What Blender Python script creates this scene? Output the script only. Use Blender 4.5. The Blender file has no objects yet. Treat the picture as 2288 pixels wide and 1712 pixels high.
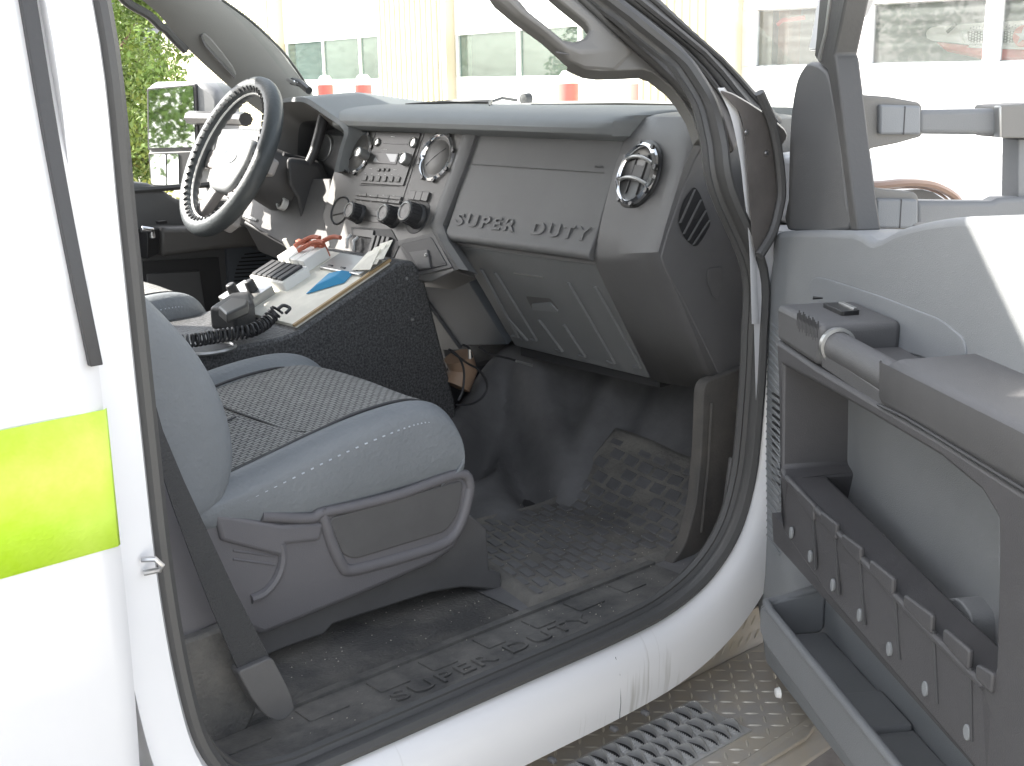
import bpy, bmesh, math, random
from mathutils import Vector, Matrix
random.seed(7)
# ------------------------------------------------------------------ camera, world, sun, exposure
sc = bpy.context.scene
col = sc.collection
PITCH, ROLL, YAW, FPX = math.radians(14.1), math.radians(1.0), math.radians(48.7), 2750.0
CAM = Vector((0.0, -1.02, 0.72))
FW = Vector((math.cos(YAW)*math.cos(PITCH), math.sin(YAW)*math.cos(PITCH), -math.sin(PITCH)))
_r0 = Vector((math.sin(YAW), -math.cos(YAW), 0.0)); _u0 = _r0.cross(FW)
RT = math.cos(ROLL)*_r0 - math.sin(ROLL)*_u0
UP = math.sin(ROLL)*_r0 + math.cos(ROLL)*_u0
cd = bpy.data.cameras.new('camera'); co = bpy.data.objects.new('camera', cd); col.objects.link(co)
cd.sensor_width = 36.0; cd.lens = 36.0*FPX/2288.0; cd.clip_start = 0.02; cd.clip_end = 800.0
mw = Matrix((RT, UP, -FW)).transposed().to_4x4(); mw.translation = CAM
co.matrix_world = mw
sc.camera = co
sc.render.resolution_x = 1024; sc.render.resolution_y = 766
TO_SUN = Vector((-0.45, 0.62, 0.60)).normalized()
EL = math.asin(TO_SUN.z); AZ = math.atan2(TO_SUN.x, TO_SUN.y)
w = bpy.data.worlds.new('World'); sc.world = w; w.use_nodes = True
nt = w.node_tree; bg = nt.nodes['Background']
sky = nt.nodes.new('ShaderNodeTexSky'); sky.sky_type = 'NISHITA'; sky.sun_disc = False
sky.sun_elevation = EL; sky.sun_rotation = AZ; sky.air_density = 1.0; sky.dust_density = 2.0; sky.ozone_density = 1.0
hs = nt.nodes.new('ShaderNodeHueSaturation'); hs.inputs['Saturation'].default_value = 0.35
nt.links.new(sky.outputs[0], hs.inputs['Color']); nt.links.new(hs.outputs[0], bg.inputs[0]); bg.inputs[1].default_value = 0.15
sl = bpy.data.lights.new('sun', 'SUN'); sl.energy = 4.5; sl.angle = math.radians(0.55); sl.color = (1.0, 0.95, 0.87)
so = bpy.data.objects.new('sun', sl); col.objects.link(so)
so.rotation_euler = TO_SUN.to_track_quat('Z', 'Y').to_euler(); so.location = (0, 0, 30)
sc.view_settings.view_transform = 'Standard'; sc.view_settings.look = 'None'
sc.view_settings.exposure = 2.0; sc.view_settings.gamma = 1.0
sc.cycles.max_bounces = 10; sc.cycles.transparent_max_bounces = 16; sc.cycles.diffuse_bounces = 5

# ------------------------------------------------------------------ picking real planes (measuring helper)
KD = 2288.0/2212.0
def ray(x, y):
    d = FW*FPX + RT*(x*KD-1144.0) - UP*(y*KD-856.0)
    return d.normalized()
def hit(x, y, P, N):
    d = ray(x, y); P = Vector(P); N = Vector(N)
    return CAM + d*((P-CAM).dot(N)/d.dot(N))
def Yp(x, y, v): return hit(x, y, (0, v, 0), (0, 1, 0))
def Xp(x, y, v): return hit(x, y, (v, 0, 0), (1, 0, 0))
def Zp(x, y, v): return hit(x, y, (0, 0, v), (0, 0, 1))
class Fr:                                   # a plane with its own axes: r right, u up, n towards the viewer
    def __init__(s, o, r, u, n=None):
        s.o = Vector(o); s.r = Vector(r).normalized(); s.n = (Vector(n) if n else Vector(r).cross(Vector(u))).normalized()
        s.u = s.n.cross(s.r).normalized()
    def px(s, x, y, t=0.0):
        p = hit(x, y, s.o + s.n*t, s.n) - s.o
        return (p.dot(s.r), p.dot(s.u))
    def P(s, pts, t=0.0): return [s.px(x, y, t) for x, y in pts]
    def w(s, a, b, t=0.0): return s.o + s.r*a + s.u*b + s.n*t

# ------------------------------------------------------------------ materials
M = {}
def mat(name, rgb, rough=0.5, metal=0.0, bump=0.0, bscale=300.0, var=0.0, vscale=6.0, var_rgb=None, spec=0.5, coat=0.0):
    m = bpy.data.materials.new(name); m.use_nodes = True; M[name] = m
    t = m.node_tree; b = t.nodes['Principled BSDF']
    b.inputs['Base Color'].default_value = (*rgb, 1); b.inputs['Roughness'].default_value = rough
    b.inputs['Metallic'].default_value = metal; b.inputs['Specular IOR Level'].default_value = spec
    b.inputs['Coat Weight'].default_value = coat
    tc = t.nodes.new('ShaderNodeTexCoord')
    if bump:
        n = t.nodes.new('ShaderNodeTexNoise'); n.inputs['Scale'].default_value = bscale; n.inputs['Detail'].default_value = 2
        bp = t.nodes.new('ShaderNodeBump'); bp.inputs['Strength'].default_value = bump; bp.inputs['Distance'].default_value = 0.002
        t.links.new(tc.outputs['Object'], n.inputs['Vector']); t.links.new(n.outputs[0], bp.inputs['Height'])
        t.links.new(bp.outputs[0], b.inputs['Normal'])
    if var:
        n2 = t.nodes.new('ShaderNodeTexNoise'); n2.inputs['Scale'].default_value = vscale; n2.inputs['Detail'].default_value = 6
        n2.inputs['Roughness'].default_value = 0.65
        r = t.nodes.new('ShaderNodeValToRGB'); r.color_ramp.elements[0].position = 0.38; r.color_ramp.elements[1].position = 0.68
        c2 = var_rgb or tuple(min(1, c*(1+var)) for c in rgb)
        r.color_ramp.elements[0].color = (*[c*(1-var*0.6) for c in rgb], 1); r.color_ramp.elements[1].color = (*c2, 1)
        t.links.new(tc.outputs['Object'], n2.inputs['Vector']); t.links.new(n2.outputs[0], r.inputs[0])
        t.links.new(r.outputs[0], b.inputs['Base Color'])
    return m
mat('door_trim', (0.094, 0.093, 0.094), 0.5, bump=0.25, bscale=900, var=0.1, vscale=8)
mat('door_dark', (0.070, 0.068, 0.070), 0.5, bump=0.25, bscale=900, var=0.1, vscale=8)
mat('dark', (0.112, 0.110, 0.110), 0.55, bump=0.25, bscale=900, var=0.12, vscale=9)
mat('darker', (0.045, 0.045, 0.047), 0.55, bump=0.2, bscale=800)
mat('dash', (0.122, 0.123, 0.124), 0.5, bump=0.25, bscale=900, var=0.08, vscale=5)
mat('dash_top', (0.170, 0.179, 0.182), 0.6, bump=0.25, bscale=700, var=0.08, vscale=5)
mat('stack', (0.118, 0.114, 0.109), 0.45, bump=0.12, bscale=900)
mat('button', (0.06, 0.058, 0.055), 0.4)
mat('grey', (0.205, 0.215, 0.225), 0.5, bump=0.25, bscale=900, var=0.07, vscale=4)
mat('grey_lower', (0.180, 0.185, 0.189), 0.5, bump=0.25, bscale=900, var=0.07, vscale=4)
mat('knee', (0.13, 0.145, 0.165), 0.5, bump=0.2, bscale=900)
mat('end_block', (0.105, 0.104, 0.105), 0.5, bump=0.3, bscale=900, var=0.1, vscale=6)
mat('light_grey', (0.215, 0.224, 0.230), 0.55, bump=0.25, bscale=900, var=0.05, vscale=4)
mat('pillar_grey', (0.185, 0.18, 0.17), 0.6, bump=0.2, bscale=900)
mat('vinyl', (0.198, 0.213, 0.226), 0.62, bump=0.6, bscale=160, var=0.08, vscale=7)
mat('stitch', (0.5, 0.53, 0.58), 0.7)
mat('seat_plastic', (0.150, 0.146, 0.155), 0.5, bump=0.25, bscale=900, var=0.06, vscale=6)
mat('kick', (0.090, 0.087, 0.084), 0.75, bump=0.3, bscale=200, var=0.5, vscale=9, var_rgb=(0.11, 0.10, 0.088))
mat('carpet', (0.13, 0.128, 0.124), 0.9, bump=1.0, bscale=260, var=0.4, vscale=11, var_rgb=(0.20, 0.19, 0.172))
mat('rubber_floor', (0.130, 0.128, 0.129), 0.6, bump=0.35, bscale=90, var=0.35, vscale=5)
mat('rubber_mat', (0.150, 0.143, 0.132), 0.85, bump=0.9, bscale=150, var=0.4, vscale=9, var_rgb=(0.20, 0.188, 0.165))
mat('seal', (0.086, 0.084, 0.083), 0.5, bump=0.15, bscale=200, var=0.3, vscale=12, var_rgb=(0.07, 0.07, 0.068))
mat('scuff', (0.090, 0.089, 0.087), 0.6, bump=0.4, bscale=250, var=0.4, vscale=14, var_rgb=(0.165, 0.158, 0.145))
mat('jamb', (0.115, 0.105, 0.098), 0.45, bump=0.15, bscale=150, var=0.3, vscale=9)
mat('chrome', (0.85, 0.85, 0.86), 0.08, 1.0)
mat('steel', (0.5, 0.5, 0.5), 0.3, 1.0, bump=0.2, bscale=80)
mat('satin', (0.42, 0.42, 0.41), 0.3, 0.7)
mat('black_gloss', (0.016, 0.016, 0.017), 0.35)
mat('black_rubber', (0.038, 0.038, 0.040), 0.45, bump=0.2, bscale=200)
mat('leather', (0.055, 0.062, 0.066), 0.45, bump=0.5, bscale=130)
mat('wheel_inner', (0.33, 0.31, 0.30), 0.5, bump=0.3, bscale=400)
mat('bedliner', (0.082, 0.082, 0.083), 0.45, bump=1.0, bscale=140, var=0.9, vscale=260)
mat('display', (0.30, 0.31, 0.32), 0.2)
mat('white_plastic', (0.75, 0.75, 0.73), 0.4)
mat('paper', (0.78, 0.76, 0.68), 0.8, var=0.1, vscale=20)
mat('orange', (0.42, 0.12, 0.07), 0.5)
mat('blue', (0.05, 0.30, 0.55), 0.5)
mat('tan', (0.42, 0.30, 0.16), 0.6)
mat('belt', (0.040, 0.041, 0.043), 0.65, bump=0.8, bscale=500)
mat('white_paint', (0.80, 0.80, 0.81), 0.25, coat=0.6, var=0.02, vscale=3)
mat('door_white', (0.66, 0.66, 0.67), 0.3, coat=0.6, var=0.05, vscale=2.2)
mat('grit', (0.45, 0.42, 0.36), 0.9)
mat('icon', (0.55, 0.55, 0.53), 0.6)
mat('brown_tube', (0.22, 0.15, 0.12), 0.3, 0.4)
mat('lime', (0.52, 0.84, 0.02), 0.45, var=0.2, vscale=5, var_rgb=(0.68, 0.92, 0.14))
mat('copper', (0.36, 0.24, 0.16), 0.5)
mat('red', (0.68, 0.16, 0.14), 0.5)
mat('bark', (0.12, 0.08, 0.05), 0.9)
mat('leaf', (0.17, 0.26, 0.06), 0.5, var=0.5, vscale=1.5)
mat('leaf_yellow', (0.30, 0.33, 0.08), 0.5, var=0.3, vscale=2)
mat('wall_cream', (0.74, 0.70, 0.56), 0.7, var=0.05, vscale=1)
mat('wall_white', (0.72, 0.71, 0.66), 0.6, var=0.04, vscale=1)
mat('wall_tan', (0.72, 0.64, 0.48), 0.7)
mat('grey_building', (0.22, 0.24, 0.27), 0.7, var=0.1, vscale=1)
mat('concrete', (0.44, 0.42, 0.38), 0.85, bump=0.4, bscale=8, var=0.12, vscale=0.7)
mat('shaded_ground', (0.15, 0.135, 0.125), 0.9, bump=0.8, bscale=60, var=0.3, vscale=8)  # dark tone that deepens the ground in the truck's shade
mat('mulch', (0.26, 0.14, 0.09), 0.95, bump=1.0, bscale=20, var=0.4, vscale=5)
mat('mirror', (0.72, 0.78, 0.78), 0.02, 1.0)
mat('engine_white', (0.80, 0.78, 0.72), 0.4)
mat('engine_red', (0.70, 0.06, 0.06), 0.4)
mat('dust', (0.36, 0.34, 0.30), 0.9)
# white sill with black scuff streaks
m = mat('rocker', (0.74, 0.74, 0.75), 0.3, coat=0.4); t = m.node_tree; b = t.nodes['Principled BSDF']
tc = t.nodes.new('ShaderNodeTexCoord'); mp = t.nodes.new('ShaderNodeMapping'); mp.inputs['Scale'].default_value = (150, 8, 4)
n = t.nodes.new('ShaderNodeTexNoise'); n.inputs['Scale'].default_value = 1.0; n.inputs['Detail'].default_value = 5
n2 = t.nodes.new('ShaderNodeTexNoise'); n2.inputs['Scale'].default_value = 5.0
mu = t.nodes.new('ShaderNodeMath'); mu.operation = 'MULTIPLY'
r = t.nodes.new('ShaderNodeValToRGB'); r.color_ramp.elements[0].position = 0.37; r.color_ramp.elements[1].position = 0.50
r.color_ramp.elements[0].color = (0.74, 0.74, 0.75, 1); r.color_ramp.elements[1].color = (0.50, 0.49, 0.47, 1)
t.links.new(tc.outputs['Object'], mp.inputs[0]); t.links.new(mp.outputs[0], n.inputs['Vector']); t.links.new(tc.outputs['Object'], n2.inputs['Vector'])
t.links.new(n.outputs[0], mu.inputs[0]); t.links.new(n2.outputs[0], mu.inputs[1]); t.links.new(mu.outputs[0], r.inputs[0]); t.links.new(r.outputs[0], b.inputs['Base Color'])
# worn aluminium tread plate
m = mat('tread', (0.53, 0.50, 0.465), 0.6, 0.25, bump=0.25, bscale=60, var=0.3, vscale=11, var_rgb=(0.48, 0.42, 0.33))
mat('tread_bead', (0.58, 0.54, 0.46), 0.4, 0.4)
mat('grate', (0.55, 0.54, 0.52), 0.38, 0.5, bump=0.2, bscale=90)
# woven seat fabric
m = mat('fabric', (0.13, 0.13, 0.125), 0.85); t = m.node_tree; b = t.nodes['Principled BSDF']
tc = t.nodes.new('ShaderNodeTexCoord'); mp = t.nodes.new('ShaderNodeMapping'); mp.inputs['Rotation'].default_value = (0, 0, 0.0)
br = t.nodes.new('ShaderNodeTexBrick'); br.inputs['Scale'].default_value = 1.0; br.inputs['Brick Width'].default_value = 0.0125
br.inputs['Row Height'].default_value = 0.0075; br.inputs['Mortar Size'].default_value = 0.0014; br.inputs['Mortar Smooth'].default_value = 0.9
br.inputs['Color1'].default_value = (0.33, 0.33, 0.315, 1); br.inputs['Color2'].default_value = (0.26, 0.26, 0.25, 1); br.inputs['Mortar'].default_value = (0.035, 0.035, 0.037, 1)
bp = t.nodes.new('ShaderNodeBump'); bp.inputs['Strength'].default_value = 0.8; bp.inputs['Distance'].default_value = 0.002; bp.invert = True
t.links.new(tc.outputs['Object'], mp.inputs[0]); t.links.new(mp.outputs[0], br.inputs['Vector']); t.links.new(br.outputs['Color'], b.inputs['Base Color'])
t.links.new(br.outputs['Fac'], bp.inputs['Height']); t.links.new(bp.outputs[0], b.inputs['Normal'])
# cell pattern of the reflective tape
t = M['lime'].node_tree; b = t.nodes['Principled BSDF']; tc = t.nodes.new('ShaderNodeTexCoord'); vo = t.nodes.new('ShaderNodeTexVoronoi'); vo.feature = 'DISTANCE_TO_EDGE'; vo.inputs['Scale'].default_value = 170
bp = t.nodes.new('ShaderNodeBump'); bp.inputs['Strength'].default_value = 0.3; bp.inputs['Distance'].default_value = 0.001
t.links.new(tc.outputs['Object'], vo.inputs['Vector']); t.links.new(vo.outputs['Distance'], bp.inputs['Height']); t.links.new(bp.outputs[0], b.inputs['Normal'])
# panes: clear with a little reflection
def pane(name, tint, fac, dirt=0.0):
    m = bpy.data.materials.new(name); m.use_nodes = True; M[name] = m; t = m.node_tree
    for x in list(t.nodes): t.nodes.remove(x)
    o = t.nodes.new('ShaderNodeOutputMaterial'); tr = t.nodes.new('ShaderNodeBsdfTransparent'); tr.inputs[0].default_value = (*tint, 1)
    g = t.nodes.new('ShaderNodeBsdfGlossy'); g.inputs['Roughness'].default_value = 0.02
    mx = t.nodes.new('ShaderNodeMixShader'); mx.inputs[0].default_value = fac
    t.links.new(tr.outputs[0], mx.inputs[1]); t.links.new(g.outputs[0], mx.inputs[2])
    if dirt:
        df = t.nodes.new('ShaderNodeBsdfDiffuse'); df.inputs[0].default_value = (0.7, 0.75, 0.72, 1); m2 = t.nodes.new('ShaderNodeMixShader')
        n = t.nodes.new('ShaderNodeTexNoise'); n.inputs['Scale'].default_value = 9; n.inputs['Detail'].default_value = 8
        ml = t.nodes.new('ShaderNodeMath'); ml.operation = 'MULTIPLY'; ml.inputs[1].default_value = dirt
        t.links.new(n.outputs[0], ml.inputs[0]); t.links.new(ml.outputs[0], m2.inputs[0])
        t.links.new(mx.outputs[0], m2.inputs[1]); t.links.new(df.outputs[0], m2.inputs[2]); t.links.new(m2.outputs[0], o.inputs[0])
    else: t.links.new(mx.outputs[0], o.inputs[0])
pane('glass', (0.93, 0.97, 0.95), 0.05, 0.05)
pane('bay_glass', (0.62, 0.78, 0.72), 0.10, 0.10)
pane('bay_glass_clear', (0.85, 0.86, 0.87), 0.05, 0.16)

# ------------------------------------------------------------------ mesh builder
def catmull(pts, n=6, closed=False):
    P = [Vector(p) if len(p) == 3 else Vector((p[0], p[1], 0)) for p in pts]; d2 = len(pts[0]) == 2
    out = []; N = len(P); rng = N if closed else N-1
    for i in range(rng):
        if closed: a, b, c, d = P[(i-1) % N], P[i], P[(i+1) % N], P[(i+2) % N]
        else: a, b, c, d = P[max(i-1, 0)], P[i], P[i+1], P[min(i+2, N-1)]
        for k in range(n):
            s = k/n
            out.append(0.5*((2*b)+(c-a)*s+(2*a-5*b+4*c-d)*s*s+(3*b-a-3*c+d)*s**3))
    if not closed: out.append(P[-1])
    return [(v.x, v.y) for v in out] if d2 else out
def rnd(pts, r, n=4):                        # polygon (2D) with rounded corners
    out = []; N = len(pts)
    for i in range(N):
        p0, p, p1 = Vector(pts[i-1]), Vector(pts[i]), Vector(pts[(i+1) % N])
        a, b = (p0-p), (p1-p); rr = min(r, a.length*0.45, b.length*0.45); a.normalize(); b.normalize()
        A, B = p+a*rr, p+b*rr
        for k in range(n+1):
            s = k/n; q = A*(1-s)**2 + p*2*s*(1-s) + B*s*s; out.append((q.x, q.y))
    return out
class MB:
    def __init__(s, m='dark'): s.v = []; s.f = []; s.fm = []; s.ms = []; s.m(m)
    def m(s, name):
        if name not in s.ms: s.ms.append(name)
        s.c = s.ms.index(name); return s
    def add(s, vs, fs):
        o = len(s.v); s.v += [tuple(v) for v in vs]
        for f in fs: s.f.append([i+o for i in f]); s.fm.append(s.c)
    def prism(s, A, B):                      # two matching rings
        n = len(A); fs = [list(range(n)), list(range(2*n-1, n-1, -1))]
        fs += [[i, i+n, (i+1) % n+n, (i+1) % n][::-1] for i in range(n)]
        s.add(list(A)+list(B), fs); return s
    def fpoly(s, F, ab, t0, t1): return s.prism([F.w(a, b, t1) for a, b in ab], [F.w(a, b, t0) for a, b in ab])
    def fbox(s, F, a0, b0, a1, b1, t0, t1): return s.fpoly(F, [(a0, b0), (a1, b0), (a1, b1), (a0, b1)], t0, t1)
    def box(s, x0, y0, z0, x1, y1, z1):
        return s.prism([(x0, y0, z1), (x1, y0, z1), (x1, y1, z1), (x0, y1, z1)], [(x0, y0, z0), (x1, y0, z0), (x1, y1, z0), (x0, y1, z0)])
    def rings(s, R, closed=True, caps=False):
        n = len(R[0]); fs = []
        for i in range(len(R)-1):
            for j in range(n if closed else n-1):
                fs.append([i*n+j, i*n+(j+1) % n, (i+1)*n+(j+1) % n, (i+1)*n+j])
        if caps: fs += [list(range(n))[::-1], [(len(R)-1)*n+k for k in range(n)]]
        s.add([v for r in R for v in r], fs); return s
    def lathe(s, F, c, prof, n=28, e=1.0):   # axis along F.n, prof = (radius, t)
        return s.rings([[F.w(c[0]+r*math.cos(2*math.pi*k/n)*e, c[1]+r*math.sin(2*math.pi*k/n), t) for k in range(n)] for r, t in prof], True)
    def disc(s, F, c, r, t, n=28):
        s.add([F.w(c[0]+r*math.cos(2*math.pi*k/n), c[1]+r*math.sin(2*math.pi*k/n), t) for k in range(n)], [list(range(n))]); return s
    def tube(s, path, r, n=8, closed=False):
        P = [Vector(p) for p in path]; R = []; N = len(P); last = None
        for i, p in enumerate(P):
            t = (P[(i+1) % N]-P[i-1]) if closed else (P[min(i+1, N-1)]-P[max(i-1, 0)])
            t.normalize()
            if last is None:
                a = Vector((0, 0, 1)) if abs(t.z) < 0.9 else Vector((1, 0, 0)); x = t.cross(a).normalized()
            else: x = (last - t*last.dot(t)).normalized()
            last = x; y = t.cross(x); rr = r[i] if isinstance(r, (list, tuple)) else r
            R.append([p+x*math.cos(2*math.pi*k/n)*rr+y*math.sin(2*math.pi*k/n)*rr for k in range(n)])
        if closed: R.append(R[0]); return s.rings(R)
        return s.rings(R, True, True)
    def grid(s, fn, nu, nv):
        s.add([fn(i/nu, j/nv) for i in range(nu+1) for j in range(nv+1)],
              [[i*(nv+1)+j, (i+1)*(nv+1)+j, (i+1)*(nv+1)+j+1, i*(nv+1)+j+1] for i in range(nu) for j in range(nv)]); return s
    def build(s, name, parent=None, bevel=0.0, seg=2, subs=0, solid=0.0, smooth=True, label=None, kind=None):
        me = bpy.data.meshes.new(name); me.from_pydata([tuple(v) for v in s.v], [], s.f)
        for x in s.ms: me.materials.append(M[x])
        for p, k in zip(me.polygons, s.fm): p.material_index = k
        me.update()
        bm = bmesh.new(); bm.from_mesh(me); bmesh.ops.remove_doubles(bm, verts=bm.verts, dist=1e-6)
        bmesh.ops.recalc_face_normals(bm, faces=bm.faces); bm.to_mesh(me); bm.free()
        if smooth:
            for p in me.polygons: p.use_smooth = True
            if not subs: me.set_sharp_from_angle(angle=math.radians(38))
        o = bpy.data.objects.new(name, me); col.objects.link(o)
        if parent is not None: o.parent = parent
        if solid: q = o.modifiers.new('solid', 'SOLIDIFY'); q.thickness = solid; q.offset = 0
        if bevel:
            q = o.modifiers.new('bevel', 'BEVEL'); q.width = bevel; q.segments = seg; q.limit_method = 'ANGLE'; q.angle_limit = math.radians(35); q.harden_normals = False
        if subs: q = o.modifiers.new('sub', 'SUBSURF'); q.levels = subs; q.render_levels = subs
        if label: o['label'] = label
        if kind: o['kind'] = kind
        return o
def thing(name, loc, label, cat, group=None):
    o = bpy.data.objects.new(name, None); col.objects.link(o); o.location = (0, 0, 0); o.empty_display_size = 0.1
    o['label'] = label; o['category'] = cat
    if group: o['group'] = group
    return o
def tag(o, label, cat, group=None):
    o['label'] = label; o['category'] = cat
    if group: o['group'] = group
    return o
def text_mesh(b, F, txt, a, bb, size, t0, t1, xscale=1.0, space=1.0, fit=None, bold=0.0):
    cu = bpy.data.curves.new('lettering', 'FONT'); cu.body = txt; cu.size = size; cu.space_character = space; cu.offset = bold
    ob = bpy.data.objects.new('lettering', cu); col.objects.link(ob)
    dg = bpy.context.evaluated_depsgraph_get(); me = bpy.data.meshes.new_from_object(ob.evaluated_get(dg))
    if fit: xs = [v.co.x for v in me.vertices]; xscale = fit/(max(xs)-min(xs))
    bm = bmesh.new(); bm.from_mesh(me)
    r = bmesh.ops.extrude_face_region(bm, geom=bm.faces[:])
    for v in [g for g in r['geom'] if isinstance(g, bmesh.types.BMVert)]: v.co.z = 1.0
    bm.verts.ensure_lookup_table()
    vs = [F.w(a+v.co.x*xscale, bb+v.co.y, t1 if v.co.z > 0.5 else t0) for v in bm.verts]; fs = [[v.index for v in f.verts] for f in bm.faces]
    b.add(vs, fs); bm.free(); bpy.data.objects.remove(ob); bpy.data.meshes.remove(me); bpy.data.curves.remove(cu)
GZ = -0.70                                   # ground height below the door sill
# ================================================================== THE TRUCK
truck = thing('pickup_truck', (0, 0, GZ), 'white crew cab pickup truck with its passenger front door standing open', 'pickup truck')
XZ = lambda x, z, y=0.0: Vector((x, y, z))
# door opening outline (X forward, Z up), from the rear pillar top, down, along the sill, up the front pillar
OPEN = [(0.440, 1.13), (0.446, 0.90), (0.448, 0.75), (0.450, 0.60), (0.452, 0.43), (0.455, 0.27), (0.465, 0.15), (0.482, 0.075), (0.52, 0.022), (0.58, 0.002), (0.66, 0.0), (0.9, 0.0),
        (1.08, 0.0), (1.18, 0.008), (1.26, 0.035), (1.318, 0.085), (1.350, 0.16), (1.362, 0.26), (1.366, 0.36), (1.360, 0.46)]
up = [Yp(1585, 400, .0), Yp(1568, 300, .01), Yp(1545, 214, .03), Yp(1509, 150, .05), Yp(1471, 104, .07), Yp(1396, 42, .10), Yp(1330, -10, .13), Yp(1200, -110, .17), Yp(950, -260, .2)]
OPEN3 = [Vector((x, 0.0 + max(0, (z-0.75))*0.25, z)) for x, z in OPEN] + up
OPEN3 = catmull(OPEN3, 5)
def sweep(path, prof, y0=0.0, k=1.0):
    R = []; N = len(path); prof = [(o*k, y*k) for o, y in prof]
    for i, p in enumerate(path):
        t = (path[min(i+1, N-1)] - path[max(i-1, 0)]); t.y = 0; t.normalize()
        inw = Vector((-t.z, 0, t.x))         # left of travel = into the opening
        R.append([p + inw*o + Vector((0, yy, 0)) for o, yy in prof])
    return R
b = MB('seal')
b.rings(sweep(OPEN3, [(-.002, .000), (.004, -.008), (.012, -.010), (.020, -.004), (.022, .010), (.018, .018), (.024, .024), (.028, .024), (.030, .034), (.024, .042), (.012, .046), (-.03, .048)], k=.72), False)
b.build('weatherstrip', truck)
# outer painted flange + rocker
i0 = next(i for i, p in enumerate(OPEN3) if p.z < 0.72); i1 = next(i for i, p in enumerate(OPEN3) if p.x > 1.30 and p.z > 0.40)
low = OPEN3[i0:i1]
b = MB('rocker')
prof = [(.000, .004), (-.004, -.004), (-.012, -.012), (-.022, -.017), (-.038, -.020), (-.075, -.019), (-.100, -.015), (-.106, -.006), (-.106, .10)]
path = [Vector((-1.6, 0, 0)), Vector((-0.5, 0, 0)), Vector((0.3, 0, 0))] + [p for p in OPEN3[:i1] if p.x > 0.58 or (p.x > 1.2)]
b.rings(sweep(path, prof), False)
b.build('rocker_panel', truck)
# seam and rivet holes along the sill
b = MB('dark')
b.m('grey_lower'); b.tube([Vector((1.055, -.012, -.012)), Vector((1.056, -.0190, -.035)), Vector((1.058, -.0190, -.075)), Vector((1.059, -.0160, -.1))], .0006, 5); b.build('sill_seam', truck)
for x in (0.93, 1.04, 1.10, 0.80): b = MB('dark'); b.box(x, -.026, -.110, x+.008, -.014, -.104); b.build('drain_plug', truck, bevel=.002)
# rear pillar jamb (white) with striker
b = MB('white_paint')
jp = [p for p in OPEN3[:i1] if p.x < 0.60]
b.rings(sweep(jp, [(.001, .002), (-.006, -.010), (-.030, -.016), (-.048, -.018), (-.052, -.030), (-.052, .06)]), False)
jamb = b.build('door_pillar', truck)
b = MB('steel')
s0 = Yp(311, 1212, -.02); s1 = Yp(345, 1213, -.028)
q = lambda x, y, v: Yp(x, y, v)
b.tube([q(306, 1209, -.018), q(335, 1208, -.026), q(350, 1222, -.028), q(345, 1231, -.026), q(311, 1238, -.018)], .0028, 8)
b.build('striker', jamb)
b = MB('white_paint'); Fj = Fr((0, -.0185, 0), (1, 0, 0), (0, 0, 1), (0, -1, 0))

# rear door skin, belt moulding, reflective stripe
ex = [(0.402, 1.13), (0.402, 0.78), (0.404, 0.45), (0.407, 0.30), (0.404, 0.12), (0.392, 0.02), (0.36, -0.10), (0.33, -0.16)]
ex = [(x-.002, z) for x, z in catmull(ex, 5)]
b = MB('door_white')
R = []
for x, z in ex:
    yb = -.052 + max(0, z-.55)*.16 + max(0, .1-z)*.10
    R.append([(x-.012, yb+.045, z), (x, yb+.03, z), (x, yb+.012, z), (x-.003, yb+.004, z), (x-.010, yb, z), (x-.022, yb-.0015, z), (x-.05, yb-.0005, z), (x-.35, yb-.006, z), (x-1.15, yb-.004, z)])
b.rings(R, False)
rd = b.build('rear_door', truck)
def rdy(z): return -.052 + max(0, z-.55)*.16 + max(0, .1-z)*.10
b = MB('black_rubber')
R = []
for k in range(15):
    py = 790-k*62.0; f = (790-py)/790
    xl_, xr_ = 188-150*f-6*math.sin(math.pi*min(f, 1)), 216-143*f-6*math.sin(math.pi*min(f, 1))
    q0 = Yp(xl_, py, -.05); q0 = Yp(xl_, py, rdy(q0.z)); q1 = Yp(xr_, py, rdy(q0.z)); z = q0.z; xa, xb = q0.x, q1.x
    y = rdy(z)-.0015; R.append([(xa, y+.001, z), (xa, y-.006, z), (xb, y-.006, z), (xb, y+.001, z)])
b.rings(R, True, True); b.build('window_moulding', rd, bevel=.001)
b = MB('lime')
R = []
for k in range(15):
    x = 0.4005 - k*k*.0036
    off = [0, .0005, .001][min(k, 2)]
    yy = (-.052-.0018 - (.006*(0.4-x)/.35 if x < .37 else 0)) + (.0035 if k == 0 else 0)
    R.append([(x, yy, 0.3340), (x, yy, 0.4550)])
b.rings(R, False); b.build('reflective_stripe', rd, solid=.001)
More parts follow.
